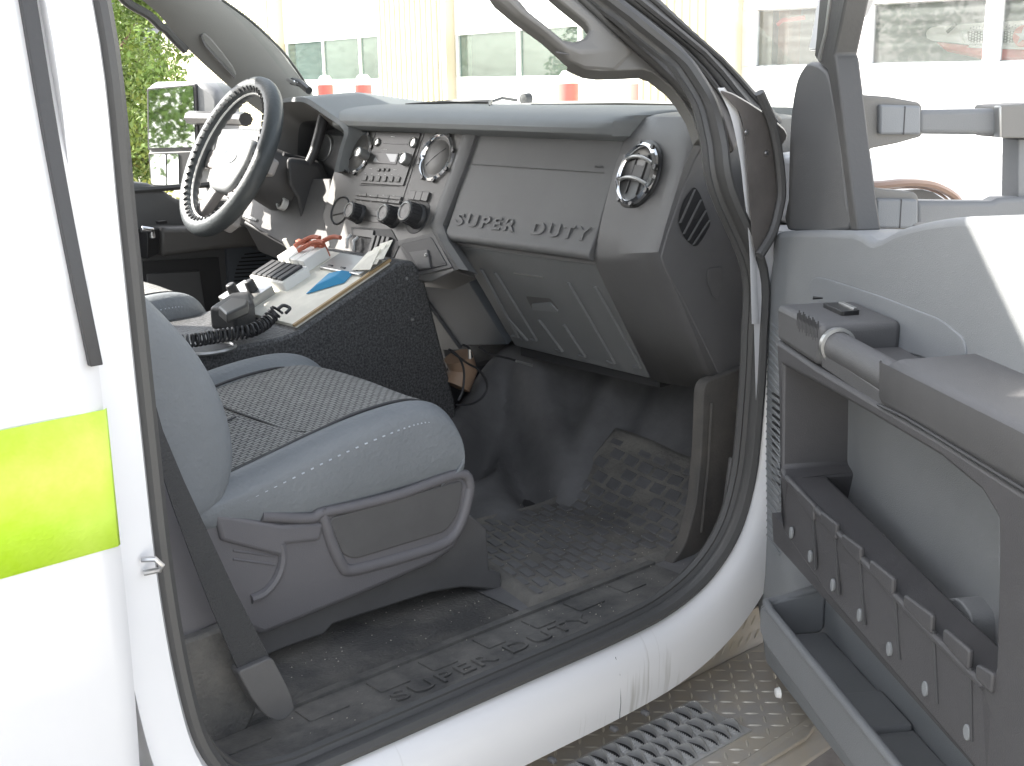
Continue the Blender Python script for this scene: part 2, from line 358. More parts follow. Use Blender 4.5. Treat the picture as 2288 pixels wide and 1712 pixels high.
# inner floor sheet, kick panels, firewall
FOLD = [Zp(x, y, .06) for x, y in ((960, 965), (1000, 955), (1050, 925), (1101, 907), (1150, 950), (1192, 998), (1222, 1017), (1260, 1005), (1300, 975), (1350, 945), (1404, 907))]
FOLD = [Vector((p.x, p.y)) for p in catmull([(p.x, p.y) for p in FOLD], 3) for p in [Vector(p)]]
def fold_d(x, y):
    best = 9; sg = 1; q = Vector((x, y))
    for a, c_ in zip(FOLD[:-1], FOLD[1:]):
        e = c_-a; k = max(0, min(1, (q-a).dot(e)/e.dot(e))); r_ = q-(a+e*k); d = r_.length
        if d < best: best = d; sg = 1 if e.x*r_.y-e.y*r_.x > 0 else -1
    return best*sg
def floor_z(x, y, ridges=True):
    z = -.016+.78*max(0, x-1.43)
    if 1.40 < x < 1.46: z += .008*(1-abs(x-1.43)/.03)
    if not ridges: return z
    z += .07*math.exp(-((y-.76)/.13)**2)*max(0, min(1, (x-1.15)/.25))
    d = fold_d(x, y); f = max(0, min(1, (y-.40)/.12))
    z += f*(.042*math.exp(-((d-.035)/.042)**2)-.034*math.exp(-((d+.028)/.032)**2)+.018*math.exp(-((d+.10)/.05)**2))
    return z
b = MB('carpet'); b.grid(lambda u, v: (-1.5+u*2.72, .145+v*1.56, -.016), 2, 2); b.build('cab_floor', truck, solid=.004)
b = MB('rubber_floor'); b.grid(lambda u, v: (1.06+u*.94, .11+v*.72, floor_z(1.06+u*.94, .11+v*.72)+.0035), 70, 60); b.build('footwell_liner', truck)
b = MB('darker'); b.box(1.41, .82, -.10, 1.99, .85, .155); b.build('light_leak_cover', truck)  # dark filler box added to cover a light leak behind the console
b = MB('rubber_floor'); b.grid(lambda u, v: (1.06+u*.94, .831+v*.86, -.012+max(0, u*.94-.35)**1.2*1.0), 10, 4); b.build('footwell_liner', truck)
b = MB('white_paint'); b.prism([(1.48, .01, .59), (2.05, .01, .575), (2.05, .19, .61), (1.52, .115, .60)], [(1.48, .01, .50), (2.05, .01, .40), (2.05, .19, .40), (1.52, .115, .50)]); b.build('cowl_panel', truck, bevel=.01)
b = MB('darker'); b.box(2.0, .10, -.1, 2.06, 1.76, .54); b.box(1.62, .10, .30, 2.0, 1.74, .33)
b.build('firewall', truck)
# scuff plate with raised lettering and pads
b = MB('scuff')
Fs = Fr((0, 0, 0), (1, 0, 0), (0, 1, 0), (0, 0, 1))
b.fpoly(Fs, rnd([(0.50, .046), (1.30, .046), (1.30, .150), (0.50, .156)], .02), -.012, .0)
b.fbox(Fs, .50, .140, 1.30, .152, -.006, .004)
b.fbox(Fs, .50, .052, 1.30, .058, -.002, .003)
pads = [((530, 1535), (600, 1640)), ((655, 1525), (695, 1590)), ((815, 1480), (845, 1535)), ((935, 1430), (985, 1480)), ((1025, 1400), (1065, 1448)), ((1115, 1370), (1160, 1412)), ((1200, 1340), (1250, 1372)), ((1280, 1305), (1320, 1345))]
for x0, x1 in ((.555, .615), (.665, .72), (.765, .81), (.845, .885), (.935, .965), (1.02, 1.055), (1.10, 1.15), (1.19, 1.235)):
    ab = rnd([(x0, .098), (x1, .098), (x1, .134), (x0, .134)], .004)
    b.fpoly(Fs, ab, -.002, .0022)
text_mesh(b, Fs, 'SUPER DUTY', 0.765, .066, .034, -.001, .0028, 1.55, 1.12)
b.build('scuff_plate', truck, bevel=.0006, seg=1)
b = MB('seal')                                # ridges between scuff plate and sill seal
for y, z, r in ((.028, .002, .006), (.040, .0, .005)): b.tube([(0.50, y, z), (0.9, y, z), (1.16, y, z), (1.24, y, z+.010), (1.30, y, z+.04), (1.335, y, z+.09), (1.350, y, z+.18)], r, 8)
b.build('sill_rib', truck)
# kick panel below the dashboard end, with front jamb behind it
b = MB('kick')
Fk = Fr((0, .145, 0), (1, 0, 0), (0, 0, 1), (0, -1, 0))
b.fpoly(Fk, rnd([(1.33, -.02), (1.372, .004), (1.398, .07), (1.408, .16), (1.41, .262), (1.9, .30), (1.98, .2), (1.98, -.02)], .02), -.02, .0)
b.build('kick_panel', truck, bevel=.002)
b = MB('kick'); b.tube([Yp(1537, 870, .143), Yp(1530, 1000, .143), Yp(1515, 1150, .143)], .0022, 6); b.build('kick_panel_edge', truck)
# rear pillar inner trim + carpet pad behind the seat
b = MB('seat_plastic')
b.fpoly(Fr((0, .150, 0), (1, 0, 0), (0, 0, 1), (0, -1, 0)), [(0.30, .12), (.545, .118), (.61, .13), (.56, .30), (.50, .5), (.47, .8), (.46, 1.1), (.30, 1.1)], -.03, 0)
b.build('pillar_trim', truck, bevel=.01)
b = MB('carpet')
Fc = Fr((0, .140, 0), (1, 0, 0), (0, 0, 1), (0, -1, 0))
b.fpoly(Fc, rnd([(0.40, -.01), (.60, -.01), (.625, .03), (.60, .10), (.60, .132), (.40, .128)], .02), -.03, .004)
b.build('carpet_trim', truck, bevel=.004, seg=2)
b = MB('darker'); b.box(-1.6, .12, -.36, 1.95, 1.74, -.03); b.box(1.95, .30, -.30, 3.2, 1.56, .30); b.build('underbody', truck, bevel=.02)
# ---- front pillar: outer painted jamb, seal, inner trim with grab handle
def pil(x, y, off=0.0):                       # pillar plane leans inboard with height
    return hit(x, y, (0, .075+off, .62), (0, 1, -.42))
def strip(name, A, B, off, thick, m, parent=truck, bevel=.004):
    b = MB(m); n = len(A)
    P0 = [pil(*p, off) for p in A]; P1 = [pil(*p, off) for p in B]; D = Vector((.25, .35, -.1)).normalized()*thick
    R = [[p, q_, q_+D, p+D] for p, q_ in zip(P0, P1)]
    b.rings(R, True, True); return b.build(name, parent, bevel=bevel)
L1 = [(1180, -60), (1253, 0), (1314, 56), (1396, 124), (1456, 180), (1501, 233), (1524, 262), (1532, 300)]
L2 = [(1240, -60), (1317, 0), (1396, 60), (1471, 124), (1509, 162), (1547, 214), (1569, 263), (1590, 330)]
L3 = [(1290, -60), (1362, 0), (1432, 52), (1500, 105), (1540, 148), (1572, 190), (1600, 225), (1620, 262)]
L4 = [(1360, -60), (1434, 0), (1509, 71), (1584, 139), (1620, 178), (1652, 214), (1680, 240), (1703, 264)]
strip('pillar_seal', L1, L2, 0, .05, 'seal', bevel=.008)
strip('pillar_metal', [(x+6, y) for x, y in L1], [(x-14, y) for x, y in L4], .03, .03, 'jamb')
strip('pillar_jamb', [(x-6, y) for x, y in L2], L3, -.010, .04, 'jamb')
strip('outer_pillar_seal', [(x-10, y-4) for x, y in L3], L4, -.022, .05, 'seal', bevel=.010)
b = MB('seal')
for d, r_ in ((0.45, .004), (.8, .003)):
    b.tube([pil(a[0]*(1-d)+c_[0]*d, a[1]*(1-d)+c_[1]*d, -.012) for a, c_ in zip(L2, L3)], r_, 6)
for d, r_ in ((0.25, .005), (.7, .004)):
    b.tube([pil(a[0]*(1-d)+c_[0]*d, a[1]*(1-d)+c_[1]*d, -.024) for a, c_ in zip(L3, L4)], r_, 6)
b.build('pillar_rib', truck)
# inner trim
OUT = [(1040, -40), (1069, 0), (1114, 38), (1171, 79), (1227, 130), (1265, 148), (1295, 153), (1345, 152), (1389, 150), (1411, 158), (1449, 188), (1471, 214), (1494, 252), (1510, 290)]
INN = [(1540, 300), (1524, 259), (1501, 233), (1456, 180), (1396, 124), (1314, 56), (1253, 0), (1215, -40)]
b = MB('pillar_grey')
H_ = [(1090, -40), (1120, 0), (1141, 26), (1180, 57), (1220, 88), (1240, 90), (1272, 75), (1276, 62), (1261, 45), (1205, 0), (1160, -40)]
# handle bar + body, built as one plate with the opening cut by bridging
outer = [(1020, -60)] + OUT[1:] + INN[:-1] + [(1195, -60)]
ring_o = [(1069, 0), (1114, 38), (1171, 79), (1227, 130), (1265, 148), (1330, 152), (1370, 110), (1314, 56), (1253, 0), (1215, -40), (1040, -40)]
ring_i = [(1120, 0), (1141, 26), (1180, 57), (1220, 88), (1240, 90), (1262, 82), (1276, 64), (1261, 45), (1205, 0), (1160, -40), (1090, -40)]
D = Vector((.25, .3, -.1)).normalized()
Ro = [pil(*p, .012) for p in ring_o]; Ri = [pil(*p, .004) for p in ring_i]; Rm = [(a*.45+c_*.55)-D*.012 for a, c_ in zip(Ro, Ri)]
b.rings([[a, m_, c_, c_+D*.035, a+D*.035] for a, m_, c_ in zip(Ro[:], Rm, Ri)]+[[Ro[0], Rm[0], Ri[0], Ri[0]+D*.035, Ro[0]+D*.035]], True)
hd = b
tr_ = b.build('grab_handle_trim', truck, bevel=.004)
b = MB('pillar_grey')
poly = [(1227, 131), (1265, 149), (1295, 153), (1345, 152), (1389, 150), (1411, 158), (1449, 188), (1471, 214), (1494, 252), (1510, 300), (1545, 300), (1526, 259), (1503, 233), (1458, 180), (1398, 124), (1362, 95), (1325, 120), (1290, 137), (1255, 138)]
b.prism([pil(*p, .014) for p in poly], [pil(*p, .014)+D*.05 for p in poly])
b.build('front_pillar_trim', truck, bevel=.006, seg=3)
b = MB('dark'); b.tube(catmull([pil(*p, .006) for p in ((1201, 113), (1225, 117), (1246, 117), (1302, 101), (1336, 77))], 5), .0012, 6); b.build('trim_seam', tr_)
# cowl side piece and white strip beside it
b = MB('white_paint')
A = [(1550, 190), (1578, 250), (1597, 336), (1606, 411), (1618, 523), (1624, 700)]; B = [(1562, 190), (1590, 232), (1608, 290), (1614, 350), (1622, 430), (1630, 527), (1640, 700)]
A = catmull(A, 5); B = catmull(B, 5)
b.prism([Yp(*p, -.006) for p in A+B[::-1]], [Yp(*p, -.006)+Vector((.03, .022, 0)) for p in A+B[::-1]]); b.build('jamb_strip', truck)
b = MB('jamb')
poly = [(1556, 198), (1588, 232), (1603, 262), (1612, 336), (1618, 430), (1627, 527), (1646, 556), (1673, 505), (1688, 449), (1692, 411), (1684, 330), (1700, 292), (1672, 262), (1630, 232), (1590, 208), (1572, 200)]
poly = catmull(poly, 3, True)
b.prism([Yp(*p, -.012) for p in poly], [Yp(*p, -.012)+Vector((.04, .03, 0)) for p in poly]); cs = b.build('cowl_side_cover', truck, bevel=.005)
b = MB('steel'); Fz = Fr((0, -.013, 0), (1, 0, 0), (0, 0, 1), (0, -1, 0))
for p in ((1612, 286), (1655, 331)): b = MB('steel'); b.lathe(Fz, Fz.px(*p), [(.0035, 0), (.003, .002), (.0002, .0025)], 10); b.build('screw', cs)
b = MB('seal'); b.tube(catmull([Yp(1640, 200, -.016), Yp(1668, 268, -.018), Yp(1682, 340, -.018), Yp(1688, 411, -.018), Yp(1683, 450, -.018), Yp(1668, 505, -.018), Yp(1640, 553, -.018)], 4), .0065, 8); b.build('cowl_seal', truck)
# painted hinge side of the body below the mirror
b = MB('white_paint')
poly = [(1624, 540), (1680, 500), (1720, 500), (1720, 900), (1700, 1250), (1655, 1290), (1634, 1250), (1630, 1230), (1634, 1100), (1634, 900)]
b.prism([Yp(*p, .0) for p in poly], [Yp(*p, .0)+Vector((.06, .04, 0)) for p in poly]); b.build('hinge_jamb', truck)
# fender, hood, wipers, wheel arch
b = MB('white_paint')
def hood(u, v):
    x = 1.98+u*1.35; y = -.05+v*1.96; k = 1-abs(2*v-1)**4
    return (x, y, .50+.115*k-.03*u*u-(.12*max(0, u-.8)/.2*.8))
b.grid(hood, 12, 16)
b.build('hood', truck, solid=.012)
b = MB('white_paint')
b.grid(lambda u, v: (1.40+u*1.95, -.045-.035*math.sin(math.pi*min(1, v*1.1))*(u**.5), .545-.012*u-v*.62), 14, 10); b.build('front_fender', truck, solid=.01)
b = MB('brown_tube')
b.tube(catmull([Yp(1872, 402, -.08), Yp(1905, 400, -.085), Yp(1945, 396, -.09), Yp(1985, 396, -.095), Yp(2020, 402, -.10), Yp(2055, 420, -.105), Yp(2075, 442, -.11), Yp(2090, 470, -.11)], 5), .006, 8)
b.tube(catmull([Yp(1900, 408, -.08), Yp(1950, 405, -.085), Yp(1990, 406, -.09), Yp(2020, 414, -.095), Yp(2045, 430, -.10), Yp(2058, 450, -.10)], 5), .002, 6)
b.m('darker'); pl = [(1960, 412), (1990, 409), (2015, 415), (2040, 431), (2050, 445), (1975, 440)]
b.prism([Yp(*p, -.085) for p in pl], [Yp(*p, -.085)+Vector((0, .01, 0)) for p in pl]); b.build('fender_flare', truck)
b = MB('black_rubber')
b.tube([Xp(1055, 222, 2.05), Xp(1085, 212, 2.1), Xp(1118, 217, 2.12)], .004, 5); b.tube([Xp(1060, 232, 2.0), Xp(1160, 227, 2.05), Xp(1275, 226, 2.05)], .006, 5)
Fh = Fr((2.1, 0, 0), (0, -1, 0), (0, 0, 1)); c = Fh.px(1136, 214); b.lathe(Fh, c, [(.001, .012), (.013, .01), (.015, -.01)], 14)
b.build('wiper', truck)
b = MB('black_rubber'); b.tube([Xp(1405, 235, 1.9), Xp(1445, 226, 1.9), Xp(1475, 214, 1.9)], .006, 6); b.tube([Xp(1425, 238, 1.9), Xp(1450, 225, 1.9), Xp(1482, 219, 1.9)], .003, 6); b.build('wiper', truck)
# windshield (curved), roof, rear wall, driver side
b = MB('glass')
def ws(u, v):
    x0, z0 = 2.02-.42*abs(2*u-1)**2.4, .625; x1, z1 = 1.20-.10*abs(2*u-1)**2, 1.20-.07*abs(2*u-1)**3
    y0, y1 = .02+u*1.80, .25+u*1.34
    return (x0+(x1-x0)*v, y0+(y1-y0)*v, z0+(z1-z0)*v)
b.grid(ws, 20, 8); b.build('windshield', truck)
b = MB('white_paint')
rs = [(.17, 1.125), (.165, 1.15), (.20, 1.19), (.30, 1.235), (.55, 1.27), (.93, 1.28), (1.31, 1.27), (1.56, 1.235), (1.66, 1.19), (1.695, 1.15), (1.69, 1.125)]
b.rings([[(x, y, z-d) for y, z in rs] for x, d in ((1.20, .05), (1.08, .0), (.3, 0), (-1.6, 0))], False)
b.m('light_grey'); rs2 = [(y*.98+.018, z-.022) for y, z in rs]; b.rings([[(x, y, z-d) for y, z in rs2] for x, d in ((1.20, .05), (1.08, .0), (.3, 0), (-1.6, 0))], False)
b.build('roof', truck, bevel=.01)
b = MB('white_paint'); b.box(-1.64, .0, -.1, -1.6, 1.86, .55); b.box(-1.64, .15, 1.0, -1.6, 1.7, 1.25); b.build('cab_back', truck)
b = MB('light_grey')                          # driver rear door + pillar
b.box(-1.6, 1.79, -.1, .40, 1.85, .50); b.prism([(.30, 1.75, .50), (.42, 1.75, .50), (.42, 1.67, 1.12), (.30, 1.67, 1.12)], [(.30, 1.81, .50), (.42, 1.81, .50), (.42, 1.71, 1.12), (.30, 1.71, 1.12)]); b.box(-1.6, 1.74, .5, -1.45, 1.8, 1.12); b.box(-1.6, 1.665, 1.10, 1.22, 1.70, 1.14)
b.build('driver_rear_door', truck, bevel=.01)
# driver front pillar trim
Pd = lambda x, y, o=0.0: hit(x, y, (0, 1.66+o, .66), (0, 1, .40))
b = MB('pillar_grey')
low_ = [(250, -60), (295, -10), (340, 28), (355, 45), (372, 72), (385, 84), (405, 105), (440, 138), (470, 165), (505, 196), (540, 225), (590, 262)]
upp = [(420, -60), (474, 0), (500, 18), (540, 48), (570, 75), (602, 108), (625, 140), (640, 158), (652, 175), (664, 192), (680, 215), (700, 240)]
R = []
for a, c_ in zip(low_, upp):
    p, q_ = Pd(*a, .01), Pd(*c_, .02); m1 = p.lerp(q_, .25)+Vector((-.012, -.02, .0)); m2 = p.lerp(q_, .8)+Vector((-.012, -.018, .0))
    R.append([p, m1, m2, q_, q_+Vector((.03, .04, 0)), p+Vector((.03, .04, 0))])
b.rings(R, True, True); dp = b.build('driver_pillar_trim', truck)
b = MB('pillar_grey')                                # moulded finger recess of the handle
pts = [(434, 73), (440, 92), (462, 118), (492, 150), (505, 166), (511, 160), (503, 143), (480, 112), (455, 82), (442, 71)]
b.prism([Pd(*p, -.010) for p in pts], [Pd(*p, .004) for p in pts]); b.build('handle_recess', dp, bevel=.003)
b = MB('dark'); b.tube(catmull([Pd(434, 76, -.011), Pd(442, 96, -.012), Pd(466, 124, -.012), Pd(495, 155, -.012), Pd(506, 167, -.011)], 4), .0035, 6); b.build('handle_shadow_gap', dp)
b = MB('seal'); b.tube(catmull([Pd(*p, -.002) for p in [(225, -60), (268, 0), (320, 32), (345, 56), (356, 62), (372, 80), (400, 108)]], 4), .010, 8); b.tube(catmull([Pd(*p, .03) for p in [(480, 0), (545, 48), (606, 106), (640, 150), (662, 184)]], 4), .003, 6); b.build('driver_pillar_seal', truck)
# ================================================================== DASHBOARD
FS = Fr((1.44, 0, .63), (0, -1, 0), (.43, 0, 1))          # centre stack / glove face plane
FL = Fr((1.375, 0, .43), (0, -1, 0), (-.65, 0, 1))        # undercut plane below it
b = MB('dash')
def xprof(b, prof, y0, y1):                                # extrude an XZ profile along Y
    return b.prism([(x, y0, z) for x, z in prof], [(x, y1, z) for x, z in prof])
# inner body of the dashboard: everything else is mounted on it
xprof(b, [(1.475, .60), (1.41, .45), (1.53, .235), (1.98, .27), (1.98, .56)], .19, 1.16)
xprof(b, [(1.50, .60), (1.44, .44), (1.56, .30), (2.0, .30), (2.0, .60)], 1.14, 1.755)
dash = b.build('dashboard', truck, bevel=.004)
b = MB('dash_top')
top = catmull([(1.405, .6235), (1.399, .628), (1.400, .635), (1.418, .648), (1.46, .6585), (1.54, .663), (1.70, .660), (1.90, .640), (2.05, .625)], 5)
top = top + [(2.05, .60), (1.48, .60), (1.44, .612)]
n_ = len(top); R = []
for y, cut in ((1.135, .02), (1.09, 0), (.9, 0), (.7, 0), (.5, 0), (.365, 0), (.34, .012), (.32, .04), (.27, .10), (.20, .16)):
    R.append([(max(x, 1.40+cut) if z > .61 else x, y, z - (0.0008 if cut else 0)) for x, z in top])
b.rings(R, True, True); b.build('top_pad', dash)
b = MB('darker'); b.fbox(FS, -1.10, -.035, -.338, -.006, -.03, -.006); b.build('recess_strip', dash)
# low defroster grille lines on the pad
b = MB('seal'); b.tube([(1.55, 1.06, .664), (1.60, .95, .668), (1.60, .85, .668), (1.52, .76, .664)], [.001, .005, .005, .001], 6)
b.tube([(1.62, .75, .664), (1.66, .55, .666), (1.66, .30, .664)], .005, 6); b.build('defroster_grille', dash)
# glove panel with raised lettering
b = MB('dash')
gp = catmull([(1.437, .6195), (1.420, .580), (1.398, .530), (1.376, .478), (1.364, .455), (1.3585, .445), (1.360, .436), (1.372, .4315), (1.40, .431)], 4) + [(1.47, .431), (1.50, .60)]
xprof(b, gp, .338, .700); gl = b.build('glove_panel', dash, bevel=.0015)
b = MB('dash')
a0, b0 = FS.px(1016, 480); a1, b1 = FS.px(1268, 497)
wS = FS.px(1112, 495)[0]-FS.px(982, 485)[0]; wD = FS.px(1274, 500)[0]-FS.px(1148, 495)[0]
text_mesh(b, FS, 'SUPER', FS.px(982, 485)[0], FS.px(982, 485)[1]+.0005, .030, .000, .0016, 1, 1.3, wS, .0010)
text_mesh(b, FS, 'DUTY', FS.px(1148, 495)[0], FS.px(982, 485)[1]+.0005, .030, .000, .0016, 1, 1.3, wD, .0010)
for dz in (0,):
    p0 = FS.px(1016, 359); p1 = FS.px(1306, 369); b.fbox(FS, p0[0], (p0[1]+p1[1])/2-dz, p1[0], (p0[1]+p1[1])/2-dz+.0006, -.004, .0012)
text_mesh(b, FS, 'AIRBAG', FS.px(1288, 362)[0]-.004, FS.px(1288, 362)[1]+.000, .005, .0, .0012, 1.1)
b.build('embossed_lettering', dash, bevel=.0007, seg=2)
b = MB('dark'); b.box(1.372, .338, .426, 1.46, .70, .4312); b.build('shadow_gap', dash)
# lower glove box door
b = MB('grey_lower')
q = FL.P([(1003, 532), (1284, 568), (1408, 820), (1108, 748)])
q = [(-.695, q[0][1]-.001), (-.342, q[1][1]-.001), (-.348, q[2][1]), (-.692, q[3][1]+.001)]
b.fpoly(FL, rnd(q, .008), -.035, .0)
glb = b.build('glove_box_door', dash, bevel=.004, seg=3)
b = MB('grey_lower')
def rib(x0, y0, x1, y1):
    p0, p1 = FL.px(x0, y0), FL.px(x1, y1); return b.tube([FL.w(*p0, .0005), FL.w(*p1, .0005), FL.w(p1[0]-.018, p1[1]-.001, .0)], .0036, 8)
for r_ in ((1040, 582, 1120, 728), (1070, 588, 1160, 735), (1228, 610, 1328, 784), (1285, 618, 1385, 794), (1165, 690, 1215, 758), (1218, 700, 1265, 770), (1100, 690, 1140, 735)): b = MB('grey_lower'); rib(*r_); b.build('rib', glb)
b = MB('satin'); p0 = FL.px(1110, 589); p1 = FL.px(1172, 598); b.fbox(FL, p0[0], p0[1]-.0015, p1[0], p0[1]+.0008, 0, .001); b.build('seam', glb)
b = MB('dark'); hp = FL.P([(1136, 640), (1188, 645), (1208, 668), (1150, 668)]); b.fpoly(FL, rnd(hp, .004), .0, .0006)
b.m('light_grey'); hp = FL.P([(1150, 655), (1190, 652), (1208, 672), (1152, 668)]); b.fpoly(FL, rnd(hp, .004), .0, .003); b.build('latch', glb, bevel=.001)
# knee panels
b = MB('knee'); kp = FL.P([(903, 618), (1000, 590), (1097, 745), (990, 746), (960, 740)], -.012); b.fpoly(FL, kp, -.04, -.012)
b.m('grey_lower'); kp = FL.P([(905, 620), (912, 618), (1002, 746), (968, 748), (975, 775), (940, 720)], -.02); b.fpoly(FL, kp, -.03, -.006); b.build('knee_panel', dash, bevel=.002)
b = MB('darker'); b.box(1.535, .345, .195, 1.62, .70, .245); b.build('glove_box_base', dash)
# end block with round vent and end cap
Lc = [(1.60, .335, .662)]+[Yp(x, y, .335) for x, y in ((1379, 252), (1355, 293), (1330, 360), (1300, 480), (1283, 560), (1340, 680), (1410, 822))]
Vc = [(1.60, .195, .655)]+[Yp(x, y, .195) for x, y in ((1492, 250), (1463, 309), (1440, 390), (1412, 494), (1389, 552), (1440, 690), (1510, 838))]
Cc = [(1.70, .158, .640)]+[Yp(x, y, .158) for x, y in ((1520, 268), (1500, 310), (1475, 367), (1437, 490), (1421, 550), (1470, 650), (1550, 850))]
Lc, Vc, Cc = [[Vector(p) for p in c] for c in (Lc, Vc, Cc)]
Fc_ = [Vector((1.80, .156, p.z)) for p in Cc]; Bc = [Vector((p.x+.02, .346, p.z-.004)) for p in Lc]
Mc = [a.lerp(c_, .5)+(Vector((-.006, 0, .001)) if 0 < i else Vector((0, 0, .004))) for i, (a, c_) in enumerate(zip(Lc, Vc))]
def crisp(c):
    o = [c[0]]
    for k in range(1, len(c)-1): o += [c[k].lerp(c[k-1], .10), c[k].lerp(c[k+1], .10)]
    return o+[c[-1]]
cols = [crisp(c) for c in (Bc, Lc, Mc, Vc, [a.lerp(c_, .7)+Vector((-.004, -.002, 0)) for a, c_ in zip(Vc, Cc)], Cc, Fc_)]
b = MB('end_block'); b.rings(cols, False)
eb = b.build('dashboard_end', dash, solid=.003)
b = MB('end_block')
ca = [Yp(x, y, .1555) for x, y in ((1526, 300), (1500, 345), (1478, 400), (1440, 510), (1427, 556), (1440, 590), (1470, 640), (1530, 762), (1556, 820), (1620, 830), (1620, 300))]
b.prism(ca, [p+Vector((0, .006, 0)) for p in ca]); cap = b.build('end_cap', dash, bevel=.0025)
b = MB('black_gloss')                          # leaf shaped side grille with slats
lf = catmull([(1499, 405), (1487, 418), (1474, 440), (1466, 470), (1468, 490), (1478, 512), (1490, 526), (1503, 532), (1515, 520), (1527, 500), (1534, 485), (1530, 468), (1520, 440), (1510, 416)], 3, True)
b.prism([Yp(x, y, .1545) for x, y in lf], [Yp(x, y, .1575) for x, y in lf])
b.m('dash')
for a_, c_ in (((1500, 410), (1468, 482)), ((1513, 432), (1476, 506)), ((1524, 455), (1486, 520)), ((1532, 476), (1497, 529))):
    p0, p1 = Yp(*a_, .153), Yp(*c_, .153); b.prism([p0, p1, p1+Vector((.004, 0, 0)), p0+Vector((.004, 0, 0))], [p+Vector((0, .003, 0)) for p in (p0, p1, p1+Vector((.004, 0, 0)), p0+Vector((.004, 0, 0)))])
b.build('side_grille', dash)
b = MB('dark'); lf = rnd([(1528, 580), (1560, 575), (1562, 615), (1550, 650), (1540, 640), (1528, 610)], 8)
b.prism([Yp(x, y, .1530) for x, y in lf], [Yp(x, y, .156) for x, y in lf]); b.build('fuse_cover', dash, bevel=.001)
def vent(b, F, c, R, blades):
    b.m('black_gloss'); b.lathe(F, c, [(R*1.22, .001), (R*1.16, .0035), (R*1.06, .004), (R*1.02, .002)], 36)
    b.m('chrome'); b.lathe(F, c, [(R*1.12, .002), (R*1.08, .008), (R*.98, .011), (R*.90, .008), (R*.84, -.004), (R*.82, -.012)], 40)
    b.m('black_gloss')
    for k in range(8):
        a = k*math.pi/4+.3; p = (c[0]+R*1.06*math.cos(a), c[1]+R*1.06*math.sin(a)); b.lathe(F, p, [(R*.12, .006), (R*.10, .0098), (.0005, .0098)], 8)
    if blades == 'open':
        b.m('black_gloss'); b.lathe(F, c, [(R*.90, .007), (R*.80, .0045), (.001, .0045)], 32)
        b.m('satin')
        for k, dy in enumerate((.42, -.30)):
            w_ = math.sqrt(max(.05, 1-dy*dy))*R*.86
            pts = [F.w(c[0]+w_*s, c[1]+dy*R - .14*R*(s*s-1)*(1 if k == 0 else .9),   .007+.005*(1-s*s)) for s in (-1, -.75, -.4, 0, .4, .75, 1)]
            b.tube(catmull(pts, 3), .0030, 8)
        b.m('darker')
        for s in (-.3, .35): b.fbox(F, c[0]+s*R-.0012, c[1]-R*.7, c[0]+s*R+.0012, c[1]+R*.7, .004, .0062)
        b.m('dark'); b.fbox(F, c[0]-.3*R, c[1]-.25*R, c[0]+.35*R, c[1]+.3*R, .004, .0056)
    else:
        b.m('stack'); b.lathe(F, c, [(R*.86, .002), (R*.70, .006), (R*.35, .0085), (.0005, .009)], 32)
        b.m('black_gloss'); th = math.radians(38); dx, dy = math.cos(th)*R*.66, math.sin(th)*R*.66
        b.tube([F.w(c[0]-dx, c[1]-dy, .0068), F.w(c[0], c[1], .009), F.w(c[0]+dx, c[1]+dy, .0068)], .0012, 6)
p1, p2, p3 = Lc[3], Vc[3], Lc[4]; q4 = Vc[4]
Fv = Fr((p1+p2)/2+Vector((-.005, 0, 0)), (p2-p1)+(q4-p3), ((p1+p2)-(p3+q4)))
if Fv.n.x > 0: Fv = Fr(Fv.o, Fv.r, Fv.u, -Fv.n)
Fv.u = Fv.n.cross(Fv.r)
b = MB(); vent(b, Fv, Fv.px(1381, 378), .0445, 'open'); b.build('air_vent', dash)
# centre stack
b = MB('stack')
st = FS.P([(757, 284), (1018, 288), (990, 370), (962, 440), (946, 486), (958, 520), (986, 586), (935, 610), (880, 604), (800, 600), (722, 560), (700, 470), (722, 380), (742, 320)])
b.fpoly(FS, st, -.05, .004)
stk = b.build('centre_stack', dash, bevel=.002)
b = MB('dash')                                  # raised border trim on both sides
bd = [(1018, 288), (990, 372), (958, 455), (946, 486), (958, 520), (1001, 585)]; bi = [(x-14, y+1) for x, y in bd]; bo = [(x+14, y+1) for x, y in bd]
pr = [[FS.w(*FS.px(*i_), .004), FS.w(*FS.px(*a_), .010), FS.w(*FS.px(*o_), .004), FS.w(*FS.px(*o_), -.02)] for i_, a_, o_ in zip(bi, bd, bo)]
b.rings(pr, False); b.build('stack_border', dash)
b = MB('darker')
def line(x0, y0, x1, y1, t=.0042, w_=.0007, m_='darker'):
    b.m(m_); p, q_ = FS.px(x0, y0), FS.px(x1, y1); d = Vector(q_)-Vector(p); n2 = Vector((-d.y, d.x)).normalized()*w_; b.fpoly(FS, [(p[0]+n2.x, p[1]+n2.y), (p[0]-n2.x, p[1]-n2.y), (q_[0]-n2.x, q_[1]-n2.y), (q_[0]+n2.x, q_[1]+n2.y)], t-.002, t+.0006)
line(818, 283, 781, 374); line(922, 283, 866, 456); line(781, 402, 866, 404)
b.build('panel_seam', dash)
b = MB()
vent(b, FS, FS.px(944, 340, .004), .043, 'closed'); b.build('air_vent', dash)
b = MB(); vent(b, FS, FS.px(774, 331, .004), .041, 'closed'); b.build('air_vent', dash)
def rect(b, x0, y0, x1, y1, t0, t1, r=.002):   # upright rectangle on the stack from two pixel corners
    p, q_ = FS.px(x0, y0), FS.px(x1, y1); b.fpoly(FS, rnd([(p[0], q_[1]), (q_[0], q_[1]), (q_[0], p[1]), (p[0], p[1])], r), t0, t1)
def uv(x, y): return FS.px(x, y, .004)
